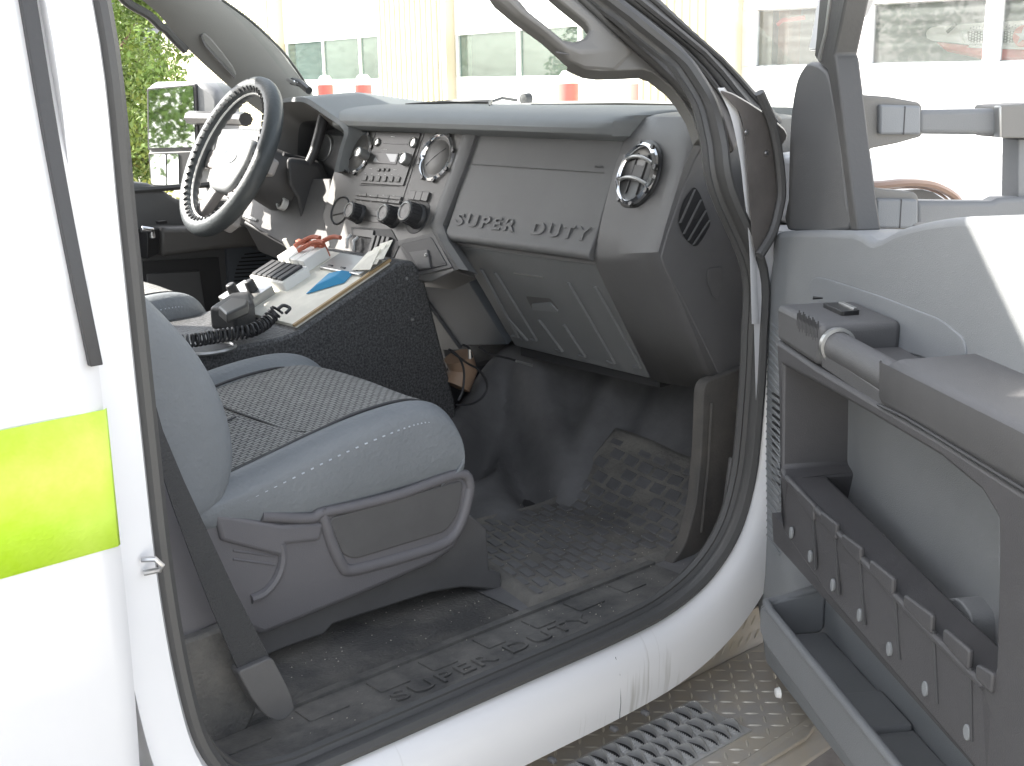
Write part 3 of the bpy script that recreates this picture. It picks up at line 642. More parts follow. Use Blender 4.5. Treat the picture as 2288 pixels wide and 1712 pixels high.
# radio
b = MB('button'); b.fpoly(FS, rnd(FS.P([(822, 288), (914, 290), (876, 404), (783, 398)]), .003), .003, .0065)
b.m('black_gloss'); p = uv(830, 310); q_ = uv(884, 311); b.fbox(FS, p[0], p[1]-.0015, q_[0], p[1]+.0012, .005, .0072)
b.fpoly(FS, rnd(FS.P([(806, 332), (868, 334), (862, 358), (798, 355)]), .002), .006, .0078)
b.m('display'); b.fpoly(FS, FS.P([(840, 335), (866, 336), (860, 354), (850, 353)]), .007, .0082); b.fpoly(FS, FS.P([(812, 352), (818, 342), (825, 354)]), .007, .0082)
b.m('satin')
for (x, y, r_, h_) in ((816, 308, .0085, .010), (894, 309, .0105, .010), (879, 346, .0125, .018), (793, 338, .011, .030)):
    c = FS.px(x, y, .006); b.lathe(FS, c, [(r_, .005), (r_*.97, h_), (r_*.8, h_+.0015), (r_*.75, h_-.001), (.0004, h_-.001)], 24)
b.m('stack')
for k in range(3):
    a0 = uv(818+k*10, 368); b.fpoly(FS, rnd([(a0[0], a0[1]-.003), (a0[0]+.0085, a0[1]-.003), (a0[0]+.0085, a0[1]+.003), (a0[0], a0[1]+.003)], .001), .006, .009)
for k in range(6):
    a0 = uv(787+k*14.2, 386+k*.5); b.fpoly(FS, rnd([(a0[0], a0[1]-.0055), (a0[0]+.0125, a0[1]-.0055), (a0[0]+.0125, a0[1]+.0055), (a0[0], a0[1]+.0055)], .0015), .006, .0088)
b.m('icon')
for k in range(6):
    a0 = uv(790+k*14.2, 377+k*.5); b.fbox(FS, a0[0], a0[1], a0[0]+.004, a0[1]+.0012, .006, .0069)
for x, y, l_ in ((826, 324, .018), (800, 366, .008), (852, 368, .010), (846, 297, .014)):
    a0 = uv(x, y); b.fbox(FS, a0[0], a0[1], a0[0]+l_, a0[1]+.0013, .006, .0069)
b.build('radio', dash, bevel=.0005, seg=1)
# climate panel
b = MB('button')
a0 = uv(773, 416); a1 = uv(866, 443); b.fbox(FS, a0[0], a1[1], a1[0], a0[1], .003, .0052)
b.m('stack')
for i in range(4):
    for j in range(2):
        w_ = (a1[0]-a0[0])/4; h_ = (a0[1]-a1[1])/2
        if i < 2 and j == 1: continue
        b.fbox(FS, a0[0]+i*w_+.0008, a0[1]-(j+1)*h_+.0008, a0[0]+(i+1)*w_-.0008, a0[1]-j*h_-.0008, .005, .0085)
b.fbox(FS, a0[0], a1[1]+.0008, a0[0]+2*(a1[0]-a0[0])/4-.0008, a1[1]+(a0[1]-a1[1])/2-.0008, .005, .0078)
b.m('button'); p = uv(767, 449); q_ = uv(842, 485); b.fbox(FS, p[0], q_[1], q_[0], p[1], .003, .0055)
b.m('darker'); b.fbox(FS, p[0]+.01, (p[1]+q_[1])/2-.001, q_[0]-.01, (p[1]+q_[1])/2+.001, .005, .0065)
b.m('icon')
for x, y in ((779, 424), (802, 425), (781, 436), (803, 437), (830, 424), (852, 425), (831, 436), (852, 438), (757, 447), (782, 449), (828, 451), (856, 455), (884, 447), (912, 449)):
    a_ = uv(x, y); b.fbox(FS, a_[0], a_[1], a_[0]+.005, a_[1]+.0011, .007, .0092)
a0 = uv(890, 413)
for k in range(3):
    b.m('button'); b.fpoly(FS, rnd([(a0[0]+k*.0195, a0[1]-.017), (a0[0]+k*.0195+.0185, a0[1]-.0175), (a0[0]+k*.0195+.0185, a0[1]+.000), (a0[0]+k*.0195, a0[1]+.000)], .001), .003, .009)
b.build('climate_controls', dash, bevel=.0005, seg=1)
for nm, (x, y), rr, hh in (('knob', (767, 461), .0175, .03), ('knob', (842, 468), .0185, .032), ('knob', (893, 466), .021, .036)):
    b = MB('black_rubber'); c = FS.px(x+5, y, .01); 
    if x == 893:
        b.m('darker'); b.lathe(FS, FS.px(902, 467, .004), [(.034, .0042), (.033, .0052), (.031, .0048), (.020, .0046)], 32); b.m('black_rubber')
    b.lathe(FS, c, [(rr*1.15, .004), (rr*1.1, .010), (rr, .012), (rr*.95, hh), (rr*.85, hh+.002)], 30)
    for k in range(16):
        a = k*math.pi/8; b.tube([FS.w(c[0]+rr*math.cos(a), c[1]+rr*math.sin(a), .012), FS.w(c[0]+rr*.96*math.cos(a), c[1]+rr*.96*math.sin(a), hh)], .0012, 5)
    b.m('satin'); b.lathe(FS, c, [(rr*.85, hh+.002), (rr*.72, hh+.003), (rr*.68, hh+.001)], 28); b.m('button'); b.lathe(FS, c, [(rr*.68, hh+.001), (rr*.5, hh+.0008), (.0004, hh+.0015)], 28)
    b.build(nm, dash)
b = MB('darker'); b.lathe(FS, FS.px(735, 455, .004), [(.030, .0045), (.028, .007), (.026, .004), (.0005, .0)], 30); b.m('button'); c = FS.px(735, 455, .004); b.tube([FS.w(c[0]-.02, c[1]-.012, .006), FS.w(c[0]+.02, c[1]-.002, .006)], .001, 5); b.build('power_outlet', dash)
# lower switch bay
b = MB('darker'); b.fpoly(FS, rnd(FS.P([(762, 492), (850, 497), (868, 530), (855, 560), (770, 548)]), .004), .0, .0055)
b.m('button'); b.fpoly(FS, rnd(FS.P([(771, 497), (815, 500), (812, 518), (770, 512)]), .003), .004, .009)
b.m('white_plastic')
for x, y in ((766, 527), (780, 532)):
    p = FS.px(x, y); b.tube([FS.w(p[0]-.002, p[1]+.014, .012), FS.w(p[0], p[1]+.004, .02), FS.w(p[0]+.003, p[1]-.014, .016)], .0035, 8)
b.m('button')
for k in range(4):
    p = FS.px(815+k*10, 530+k*1.2); b.fpoly(FS, rnd([(p[0]-.0048, p[1]-.018), (p[0]+.0048, p[1]-.018), (p[0]+.0048, p[1]+.016), (p[0]-.0048, p[1]+.016)], .001), .004, .014)
    if k > 1: b.m('white_plastic'); b.fbox(FS, p[0]-.004, p[1]-.020, p[0]+.004, p[1]-.008, .012, .017); b.m('button')
b.build('switch_bay', dash, bevel=.0008, seg=1)
b = MB('dark'); b.fpoly(FS, rnd(FS.P([(857, 521), (937, 503), (978, 578), (897, 597)], .006), .006), .0, .007)
b.m('darker'); b.fpoly(FS, rnd(FS.P([(866, 527), (932, 512), (966, 572), (901, 588)], .008), .005), .005, .0085)
b.m('dark'); b.fpoly(FS, FS.P([(885, 545), (925, 540), (932, 580), (908, 583)], .009), .008, .012); b.m('satin'); b.lathe(FS, FS.px(921, 551, .012), [(.0035, .012), (.003, .015), (.0015, .014)], 12)
b.build('storage_pocket', dash, bevel=.001, seg=2)
b = MB('white_plastic'); p = FS.px(872, 512)
# instrument binnacle
F1 = [(589, 330), (591, 280), (594, 240), (600, 221), (612, 213), (640, 210), (662, 212), (680, 222), (715, 246), (752, 276), (742, 320), (730, 372)]
Fb = Fr((1.405, 0, .65), (0, -1, 0), (.25, 0, 1))
ab = [Fb.px(*p) for p in F1]; cx = sum(a for a, _ in ab)/len(ab); cz = min(z for _, z in ab)
ab = catmull(ab, 3)
outer_f = [Fb.w(a, z, 0) for a, z in ab]
outer_b = [Fb.w(cx+(a-cx)*1.0-.0, z, 0)+Vector((.34, -.03, -.022-.0*z)) for a, z in ab]; outer_m = [p.lerp(q_, .4)+Vector((0, 0, .016)) for p, q_ in zip(outer_f, outer_b)]
lip = [Fb.w(cx+(a-cx)*.95, cz+(z-cz)*.93, .004) for a, z in ab]
in1 = [Fb.w(cx+(a-cx)*.90, cz+(z-cz)*.86, -.02) for a, z in ab]; in2 = [Fb.w(cx+(a-cx)*.80, cz+(z-cz)*.74, -.05) for a, z in ab]; in3 = [Fb.w(cx+(a-cx)*.76, cz+(z-cz)*.70, -.11) for a, z in ab]
b = MB('dash_top'); b.rings([outer_b, outer_m, outer_f, lip], False); b.m('stack'); b.rings([lip, in1, in2], False); b.m('darker'); b.rings([in2, in3], False)
b.add([*in3], [list(range(len(in3)))]); b.build('instrument_hood', dash)
b = MB('white_plastic')
for x, y, r_ in ((668, 262, .028), (700, 320, .030), (655, 330, .022)):
    c = Fb.px(x, y, -.10); b.m('satin'); b.lathe(Fb, c, [(r_, -.109), (r_, -.098), (r_*.92, -.097), (r_*.9, -.106)], 24); b.m('display'); b.disc(Fb, c, r_*.9, -.106)
0 and b.fpoly(Fb, Fb.P([(686, 330), (720, 290), (735, 365), (700, 378)], -.07), -.08, -.07)
b.build('gauge_cluster', dash)
# lower driver side of the dashboard
b = MB('dark'); lp = FS.P([(553, 400), (640, 385), (712, 385), (722, 560), (640, 545), (560, 500), (520, 470)], -.01)
b.fpoly(FS, lp, -.05, -.01); b.m('darker'); lp = FL.P([(525, 480), (640, 545), (720, 560), (870, 605), (700, 600), (560, 545)], -.03); b.fpoly(FL, lp, -.06, -.03)
b.build('lower_dash_panel', dash, bevel=.004)
b = MB('white_plastic'); c = FS.px(611, 440, .0); b.lathe(FS, c, [(.0145, -.005), (.0145, .006), (.012, .009), (.0095, .007)], 28); b.m('satin'); b.lathe(FS, c, [(.0095, .007), (.0085, .004), (.0003, .005)], 24)
b.m('black_gloss'); b.fbox(FS, c[0]-.001, c[1]-.005, c[0]+.001, c[1]+.005, .004, .0056); b.build('ignition_lock', dash)
b = MB('satin'); b.tube([FS.w(*FS.px(528, 467, .02), .02), FS.w(*FS.px(556, 477, .02), .02)], .004, 6); b.build('hood_release', dash)

# ================================================================== STEERING WHEEL AND COLUMN
WC = Vector((1.284, 1.32, .563)); FWh = Fr(WC, (-.10, -1, 0), (.467, -.04, .884))
sw = bpy.data.objects.new('steering_wheel', None); col.objects.link(sw); sw.parent = truck
RW, rw = .1600, .0190
b = MB('leather')
def rimpt(u, v):
    a = 2*math.pi*u; p = 2*math.pi*v; rr = rw*(1+.06*math.sin(a*46)*max(0, math.cos(p+2.4)))
    if .55 < v < .95: rr *= 1.0
    R_ = RW+rr*math.cos(p); return FWh.w(R_*math.cos(a), R_*math.sin(a), rr*math.sin(p)*1.05)
b.grid(rimpt, 160, 18); b.build('rim_cover', sw)
b = MB('white_plastic')                         # stitched inner seam ring and lacing
pts = [FWh.w((RW-rw*1.00)*math.cos(2*math.pi*k/96), (RW-rw*1.0)*math.sin(2*math.pi*k/96), .004) for k in range(96)]
b.tube(pts, .0022, 6, True)
b.build('lacing', sw)
b = MB('black_rubber')
for k in range(54):
    a = 2*math.pi*k/54; r1, r2 = RW-rw*.9, RW-rw*.45
    b.tube([FWh.w(r1*math.cos(a), r1*math.sin(a), rw*.75), FWh.w(r2*math.cos(a+.035), r2*math.sin(a+.035), rw*1.02)], .0018, 5)
b.build('lace_stitch', sw)
b = MB('light_grey')
hub = rnd([(-.075, .045), (.075, .045), (.085, -.01), (.055, -.075), (-.055, -.075), (-.085, -.01)], .03, 6)
b.fpoly(FWh, hub, -.05, .000); b.build('airbag_cover', sw, bevel=.012, seg=4)
for s_ in (-1, 1):
    b = MB('wheel_inner'); b.fpoly(FWh, [(s_*.06, .03), (s_*.165, .012), (s_*.165, -.022), (s_*.06, -.03)][::s_], -.035, -.012); b.build('spoke', sw, bevel=.006, seg=3)
    b = MB('wheel_inner'); b.fpoly(FWh, [(s_*.022, -.06), (s_*.062, -.055), (s_*.105, -.135), (s_*.075, -.155)][::s_], -.035, -.012); b.build('spoke', sw, bevel=.006, seg=3)
b = MB('chrome'); 
E2 = Fr(FWh.w(0, 0, .001), FWh.r, FWh.u)
b.rings([[FWh.w(r_*1.6*math.cos(2*math.pi*k/32), r_*.7*math.sin(2*math.pi*k/32), t) for k in range(32)] for r_, t in ((.021, .0), (.021, .003), (.018, .0035), (.018, .002), (.0005, .002))]); b.build('badge', sw)
b = MB('dark')
def colm(t, rr, dy): return [FWh.w(rr*1.05*math.cos(2*math.pi*k/24)+dy, rr*.9*math.sin(2*math.pi*k/24), -t) for k in range(24)]
b.rings([colm(.045, .04, 0), colm(.05, .062, 0), colm(.12, .070, .0), colm(.20, .078, .0), colm(.30, .08, .0)], True, True); b.build('column_shroud', sw)
# column shifter
b = MB('black_rubber')
S = lambda x, y, v=1.20: Yp(x, y, v)
b.tube([S(699, 251), S(698, 258), S(690, 290), S(678, 330), S(668, 350), S(650, 375)], [.0112, .0120, .0118, .0105, .0095, .009], 14)
b.m('button'); b.tube([S(699.5, 249.5), S(699, 252)], .0108, 14)
b.build('shift_lever', truck)
b = MB('darker')
for k in range(1):
    pl = [(618, 340), (650, 345), (690, 352), (708, 385), (712, 440), (700, 478), (668, 495), (650, 480), (640, 430), (622, 400)]
    b.prism([S(x, y, 1.19) for x, y in pl], [S(x, y, 1.19)+Vector((.07, .10, 0)) for x, y in pl])
b.build('shift_boot', truck, bevel=.010, seg=3)
b = MB('black_rubber'); b.tube([S(612, 333, 1.22), S(640, 340, 1.22), S(668, 348, 1.22)], .004, 6); b.build('column_trim', truck)
b = MB('black_rubber'); b.tube([S(700, 400, 1.16), S(712, 470, 1.16), S(690, 500, 1.16)], .003, 6); b.build('boot_piping', truck)

# ================================================================== CENTRE CONSOLE
con = bpy.data.objects.new('centre_console', None); col.objects.link(con); con.parent = truck
b = MB('bedliner')
side = [(.42, -.01), (.42, .285), (1.03, .302), (1.066, .307), (1.285, .402), (1.315, .398), (1.335, .37), (1.40, .12), (1.40, -.01)]
xprof(b, side, .735, 1.03); b.build('console_box', con, bevel=.006, seg=2)
FP = Fr((1.066, .74, .3075), (0, -1, 0), (.219, 0, .095))
def pl_(y, s, t=0): return FP.w(-(y-.74), s, t)
b = MB('paper'); b.fpoly(FP, [(-.285, .008), (-.010, .008), (-.010, .225), (-.285, .225)], -.002, .006); face = b.build('face_plate', con, bevel=.001)
b = MB('tan'); b.fbox(FP, -.013, .005, -.007, .228, .004, .0085); b.build('plate_edge', con)
b = MB('satin')
b.fpoly(FP, rnd([(-.27, .012), (-.17, .012), (-.17, .075), (-.27, .075)], .004), .005, .022)
b.m('white_plastic'); b.fpoly(FP, rnd([(-.268, .085), (-.15, .085), (-.15, .145), (-.268, .145)], .004), .005, .024)
b.m('black_rubber')
for k in range(6):
    b.fpoly(FP, rnd([(-.262+k*.018, .09), (-.248+k*.018, .09), (-.248+k*.018, .14), (-.262+k*.018, .14)], .002), .022, .029)
b.m('black_rubber')
for x, s in ((-.235, .03), (-.20, .05)): b.lathe(FP, (x, s), [(.010, .022), (.009, .042), (.007, .044), (.0004, .044)], 16)
b.m('satin'); b.fpoly(FP, rnd([(-.15, .165), (-.02, .165), (-.02, .218), (-.15, .218)], .003), .005, .012)
b.m('black_rubber')
for k in range(3): b.fbox(FP, -.13+k*.04, .172, -.115+k*.04, .176, .011, .014)
b.build('control_head', con, bevel=.001, seg=1)
b = MB('white_plastic')
for k in range(4):
    x0 = -.262+k*.024
    b.fpoly(FP, rnd([(x0, .150), (x0+.021, .150), (x0+.021, .205), (x0, .205)], .003), .006, .030)
b.m('orange'); b.fpoly(FP, rnd([(-.262, .198), (-.17, .198), (-.17, .208), (-.262, .208)], .002), .008, .036)
b.build('switch_bank', con, bevel=.0015)
b = MB('satin'); cz_ = .3005
b.tube([(Zp(452, 757, cz_).x+.0+.048*math.cos(2*math.pi*k/36), Zp(430, 757, cz_).y+.040*math.sin(2*math.pi*k/36), cz_+.001) for k in range(36)], .0035, 6, True)
b.m('darker'); cc = (Zp(452, 757, cz_).x, Zp(430, 757, cz_).y); b.add([(cc[0]+.046*math.cos(2*math.pi*k/36), cc[1]+.038*math.sin(2*math.pi*k/36), cz_+.0008) for k in range(36)], [list(range(36))])
b.build('cup_holder', con)
b = MB('steel'); Fcs = Fr((0, .735, 0), (1, 0, 0), (0, 0, 1), (0, -1, 0))
for p, r_ in (((890, 690), .004), ((878, 602), .004)):
    b = MB('steel'); c = Fcs.px(*p); b.lathe(Fcs, c, [(r_, -.001), (r_*.9, .002), (r_*.4, .0025), (.0003, .001)], 10); b.build('screw', con)
# loose things on the console (top-level)
mic = thing('radio_microphone', (0, 0, 0), 'black handheld radio microphone with coiled cord lying on the centre console', 'microphone')
b = MB('black_rubber')
zc = .318
mp_ = [Zp(455, 700, zc), Zp(500, 668, zc), Zp(545, 662, zc), Zp(552, 690, zc), Zp(510, 706, zc)]
b.prism([p+Vector((0, 0, .030)) for p in mp_], [p+Vector((0, 0, -.010)) for p in mp_]); b.build('microphone_body', mic, bevel=.007, seg=3)
b = MB('button'); mp2 = [Zp(472, 672, .35), Zp(500, 652, .35), Zp(538, 657, .35), Zp(535, 668, .35), Zp(490, 688, .35)]
b.prism([p+Vector((0, 0, .008)) for p in mp2], [p+Vector((0, 0, -.010)) for p in mp2]); b.build('speaker_cover', mic, bevel=.004, seg=3)
b = MB('black_rubber')
cp = catmull([Zp(392, 738, .322), Zp(420, 735, .322), Zp(460, 728, .322), Zp(500, 722, .322), Zp(540, 715, .324), Zp(570, 700, .330), Zp(588, 682, .340), Zp(600, 668, .350)], 24)
H_pts = []; L_ = 0
for i in range(len(cp)-1):
    t = (cp[i+1]-cp[i]); seg_l = t.length; t.normalize(); sx = t.cross(Vector((0, 0, 1))).normalized(); sy = sx.cross(t)
    for k in range(3):
        a = (L_+seg_l*k/3)/.0078*2*math.pi; H_pts.append(cp[i].lerp(cp[i+1], k/3)+sx*.0095*math.cos(a)+sy*.0095*math.sin(a))
    L_ += seg_l
b.tube(H_pts, .0024, 5); b.tube(catmull([cp[-1], Zp(612, 660, .355), Zp(626, 666, .35), Zp(618, 676, .345)], 5), .003, 6); b.build('coiled_cord', mic)
b = MB('orange')
for dx, dy in ((0, 0), (.03, -.012), (.055, .01)):
    p0 = pl_(.985-dx, .185+dy, .034); p1 = pl_(.950-dx, .215+dy, .044); p2 = pl_(.92-dx, .215+dy, .036)
    b.tube(catmull([p0, p0.lerp(p1, .8), p1.lerp(p2, .5)], 4), .0042, 8)
tag(b.build('pliers_handle', None), 'orange handled tools lying at the top of the console plate', 'tool')
b = MB('blue'); pr_ = [pl_(.83, .085, .007), pl_(.775, .14, .007), pl_(.79, .175, .007), pl_(.845, .16, .007)]; tp = [pl_(.82, .11, .016), pl_(.795, .14, .020), pl_(.80, .158, .020), pl_(.83, .148, .016)]
b.prism(tp, pr_); tag(b.build('blue_wrapper', None, bevel=.002), 'crumpled blue wrapper lying on the console face plate', 'wrapper')
b = MB('paper')
for k in range(3):
    s0_ = .17+k*.015; pr_ = [pl_(.79-k*.02, s0_, .013+k*.004), pl_(.745-k*.003, s0_+.01, .014+k*.003), pl_(.76, s0_+.055, .030), pl_(.80, s0_+.05, .02)]
    b.prism([p+Vector((0, 0, .0012)) for p in pr_], pr_)
tag(b.build('paper_slips', None), 'pale paper slips lying at the front corner of the console plate', 'paper')
b = MB('white_plastic'); b.tube(catmull([Yp(614, 517, 1.05), Yp(620, 530, 1.05), Yp(630, 543, 1.05), Yp(648, 554, 1.04), Yp(670, 561, 1.03), Yp(695, 566, 1.02)], 6), .0045, 8)
tag(b.build('white_cable', None), 'curved white cable running from under the steering column to the console', 'cable')
# wiring and part under the dash
b = MB('copper'); b.tube([Yp(990, 770, .74), Yp(1000, 800, .74), Yp(985, 835, .74)], .028, 14); b.build('blower_housing', truck)
b = MB('black_rubber')
for pts in ([(975, 760), (1010, 785), (1035, 800), (1052, 830), (1045, 855), (1020, 872), (985, 875)], [(970, 755), (990, 770), (1002, 800), (1000, 840), (990, 865)], [(1035, 750), (1060, 765), (1100, 775), (1150, 790)], [(1000, 745), (1012, 752), (1020, 772)]):
    b.tube(catmull([Yp(x, y, .66) for x, y in pts], 5), .0022, 6)
b.build('wiring', truck)
b = MB('satin'); b.tube([Yp(1014, 755, .64), Yp(1015, 775, .64)], .003, 6); b.build('bracket', truck); b = MB('satin'); b.tube([Yp(1115, 780, .6), Yp(1150, 790, .6)], .0025, 6); b.build('bracket', truck)
# ================================================================== SEATS
def make_seat(dy, dz, dx):
    st_ = bpy.data.objects.new('front_seat', None); col.objects.link(st_); st_.parent = truck
    yc = .455
    XS = [.40, .52, .62, .70, .78, .86, .92, .955, .985, 1.006, 1.018, 1.016, 1.00, .975]
    ZB = [.235, .240, .248, .262, .280, .296, .301, .300, .292, .274, .248, .222, .200, .188]
    ZI = [.225, .230, .238, .252, .268, .284, .290, .290, .281, .262, .240, .218, .198, .188]
    def sec(i):
        x, zb, zi = XS[i], ZB[i], ZI[i]; bot = .182+max(0, .72-x)*.22; bot = min(bot, zb-.004)
        f = max(0, (x-.95))*0
        return [(.262, bot-.004, 0), (.240, bot, 0), (.230, bot+(zb-bot)*.35, 0), (.230, bot+(zb-bot)*.75, 0), (.234, zb-.014, 0), (.246, zb-.003, 0), (.262, zb, .002), (.276, zb-.004, .004),
                (.284, zb-.006, .006), (.34, zi-.002, .012), (yc-.002, zi-.003, .016), (yc+.002, zi-.003, .016), (.56, zi-.003, .012), (.605, zi-.006, .006),
                (.613, zi-.004, .004), (.628, zb-.003, .002), (.650, zb, 0), (.672, zb-.006, 0), (.684, bot+(zb-bot)*.7, 0), (.680, bot, 0), (.655, bot-.004, 0)]
    def P(i, j):
        y, z, fx = sec(i)[j]; x = XS[i]+fx*(1 if XS[i] > .9 else 0)*1.2
        x += .15*max(0, y-.24)*max(0, i/13)-.006
        return (x+dx, y+dy, z+dz)
    b = MB('vinyl'); n = len(sec(0))
    b.rings([[P(i, j) for j in range(n)] for i in range(len(XS))], True)
    b.build('seat_cushion', st_, subs=2)
    b = MB('fabric')
    b.rings([[Vector(P(i, j))+Vector((0.0015 if i > 8 else 0, 0, .0022)) for j in range(8, 14)] for i in range(0, 12)], False)
    b.build('seat_insert', st_, subs=2)
    b = MB('darker')
    def surf(x, y, lift=.0025):
        for i in range(len(XS)-1):
            if XS[i] <= x <= XS[i+1]: k = (x-XS[i])/(XS[i+1]-XS[i]); break
        s0_, s1_ = sec(i), sec(i+1)
        for j in range(4, 16):
            y0, y1 = s0_[j][0], s0_[j+1][0]
            if y0 <= y <= y1:
                m_ = (y-y0)/(y1-y0); z = (s0_[j][1]*(1-m_)+s0_[j+1][1]*m_)*(1-k)+(s1_[j][1]*(1-m_)+s1_[j+1][1]*m_)*k
                return Vector((x+dx, y+dy, z+dz+lift))
        return Vector((x+dx, y+dy, ZI[i]+dz+lift))
    b.tube(catmull([surf(.80, y) for y in (.292, .34, .40, .455, .50, .55, .60)], 3), .0017, 6)
    b.tube([surf(x, .455) for x in (.44, .52, .6, .7, .79)], .0017, 6)
    for y_ in (.281, .608): b.tube(catmull([surf(x, y_, .001) for x in (.5, .6, .7, .78, .86, .92, .96, .99)], 3), .0022, 6)
    b.build('seam', st_)
    b = MB('stitch')
    L_ = catmull([(.56, .2330, .212), (.66, .2315, .230), (.74, .2310, .246), (.82, .2308, .262), (.90, .2310, .2735), (.945, .2320, .275), (.975, .2350, .268)], 12)
    for i in range(0, len(L_)-1, 2): b.tube([Vector(L_[i])+Vector((dx, dy, dz)), Vector(L_[i])*.4+Vector(L_[i+1])*.6+Vector((dx, dy, dz))], .0011, 4)
    b.build('stitching', st_)
    # backrest
    ZS = [.205, .222, .245, .293, .376, .448, .52, .65, .80, .95, 1.0]; XF = [.612, .642, .664, .680, .664, .622, .555, .452, .365, .300, .26]
    b = MB('vinyl'); R = []
    for z, x in zip(ZS, XF):
        xb = min(x-.12, .50-(z-.2)*.50); e = .03 if z in (.205, 1.0) else 0
        R.append([(x_+dx, y_+dy, z+dz) for x_, y_ in [(xb, .245+e), (xb-.01, .455), (xb, .665-e), (x-.09, .684-e), (x-.03, .684-e), (x-.006, .672-e), (x, .652-e), (x-.012, .62), (x-.05, .595), (x-.06, .455), (x-.05, .315), (x-.012, .29), (x, .258+e), (x-.006, .238+e), (x-.03, .226+e), (x-.09, .228+e)]])
    b.rings(R, True, True); b.build('backrest', st_, subs=2)
    # plastic base
    F_ = Fr((dx, .240+dy, dz), (1, 0, 0), (0, 0, 1), (0, -1, 0)); F0 = Fr((0, .240, 0), (1, 0, 0), (0, 0, 1), (0, -1, 0))
    b = MB('seat_plastic')
    b.fpoly(F_, F0.P([(380, 1070), (440, 1086), (560, 1112), (663, 1114), (830, 1070), (985, 1003), (1014, 1046), (1018, 1075), (1003, 1140), (980, 1185), (930, 1218), (800, 1275), (565, 1372), (470, 1330), (400, 1200)]), -.43, .004)
    base = b.build('seat_base', st_, bevel=.008, seg=3)
    b = MB('seat_plastic')
    U = [(690, 1098), (712, 1170), (733, 1216), (750, 1230), (800, 1220), (900, 1192), (965, 1166), (995, 1120), (1012, 1052)]
    path = [F_.w(*p, .002) for p in F0.P(U)]; b.tube(catmull(path, 5), [.0085]*((len(U)-1)*5+1), 10)
    b.m('seat_plastic'); b.tube(catmull([F_.w(*p, .004) for p in F0.P([(560, 1113), (663, 1118), (690, 1106), (760, 1092), (860, 1066), (990, 1022), (1012, 1052)])], 5), .007, 10)
    b.build('side_trim_rim', st_)
    b = MB('dark'); b.fpoly(F_, rnd(F0.P([(703, 1118), (996, 1034), (985, 1108), (958, 1146), (760, 1206), (735, 1196)]), .012), 0, .0065); b.build('recess_panel', st_, bevel=.002)
    b = MB('seat_plastic'); b.fpoly(F_, F0.P([(455, 1105), (600, 1130), (690, 1126), (684, 1165), (610, 1172), (604, 1200), (470, 1165)]), .0, .010); b.build('recliner_cover', st_, bevel=.005, seg=3)
    b = MB('seat_plastic'); b.tube(catmull([F_.w(*p, .005) for p in F0.P([(600, 1172), (606, 1195), (602, 1225), (588, 1255), (565, 1280), (538, 1292)])], 5), .006, 8)
    for yy in (0, 18): b.tube([F_.w(*p, .004) for p in F0.P([(500, 1188+yy), (590, 1200+yy)])], .0016, 6)
    b.build('base_crease', st_)
    b = MB('dark'); F_2 = Fr((dx, .262+dy, dz-.0), (1, 0, 0), (0, 0, 1), (0, -1, 0)); F02 = Fr((0, .262, 0), (1, 0, 0), (0, 0, 1), (0, -1, 0))
    b.fpoly(F_2, F02.P([(500, 1330), (800, 1240), (960, 1180), (1015, 1110), (1052, 1140), (1058, 1232), (1084, 1238), (1086, 1272), (1070, 1276), (1000, 1270), (930, 1282), (720, 1350), (700, 1372), (620, 1400), (560, 1425), (530, 1430)]), -.36, 0)
    b.build('seat_rail', st_, bevel=.004)
    b = MB('black_gloss'); b.tube([F_2.w(*p, -.02) for p in F02.P([(1000, 1150), (1032, 1122)])], .006, 8); b.build('slide_bar', st_)
    return st_
seat = make_seat(0, 0, 0)
seat['label'] = None if False else 'grey passenger seat'
dseat = make_seat(.80, .045, .055)
# seat belt
b = MB('belt')
rb = [(338, 880), (352, 930), (398, 1040), (440, 1130), (505, 1270), (585, 1425)]; lb = [(300, 880), (330, 960), (372, 1090), (405, 1180), (455, 1310), (518, 1455)]
Yb = [.12, .115, .11, .105, .100, .098]
b.rings([[Yp(*l_, v), Yp(*r_, v), Yp(*r_, v)+Vector((0, .002, 0)), Yp(*l_, v)+Vector((0, .002, 0))] for l_, r_, v in zip(lb, rb, Yb)], True, True)
sbelt = b.build('seat_belt', truck)
b = MB('dark'); pl = rnd([(514, 1452), (588, 1420), (607, 1455), (628, 1498), (638, 1530), (622, 1552), (600, 1560), (572, 1545), (545, 1510)], 10)
b.prism([Yp(*p, .090) for p in pl], [Yp(*p, .090)+Vector((.0, .02, 0)) for p in pl]); b.build('anchor_sleeve', sbelt, bevel=.006, seg=3)

# ================================================================== DRIVER DOOR AND MIRROR
ddo = bpy.data.objects.new('driver_door', None); col.objects.link(ddo); ddo.parent = truck
b = MB('dash'); FD = Fr((0, 1.745, 0), (1, 0, 0), (0, 0, 1), (0, -1, 0))
up_ = FD.P([(284, 392), (322, 396), (350, 408), (380, 428), (420, 440)])
b.fpoly(FD, [(.42, -.10), (1.80, -.10), (1.80, .455), (1.60, .455)] + [(1.45, up_[-1][1])] + up_[::-1] + [(.9, up_[0][1]+.01), (.42, up_[0][1]+.01)], -.07, 0); b.build('door_panel', ddo, bevel=.012, seg=3)
b = MB('stack'); a_ = [Yp(x, y, 1.66) for x, y in ((345, 492), (470, 490), (600, 486), (600, 530), (470, 540), (348, 556))]
b.prism(a_, [p+Vector((0, .08, 0)) for p in a_]); b.build('armrest', ddo, bevel=.012, seg=3)
b = MB('black_gloss'); a_ = [Yp(x, y, 1.65) for x, y in ((318, 497), (346, 493), (344, 548), (318, 560))]; b.prism(a_, [p+Vector((0, .05, 0)) for p in a_])
b.m('chrome'); b.tube([Yp(305, 495, 1.64), Yp(328, 497, 1.64), Yp(330, 515, 1.64)], .008, 8); b.build('door_handle', ddo, bevel=.004)
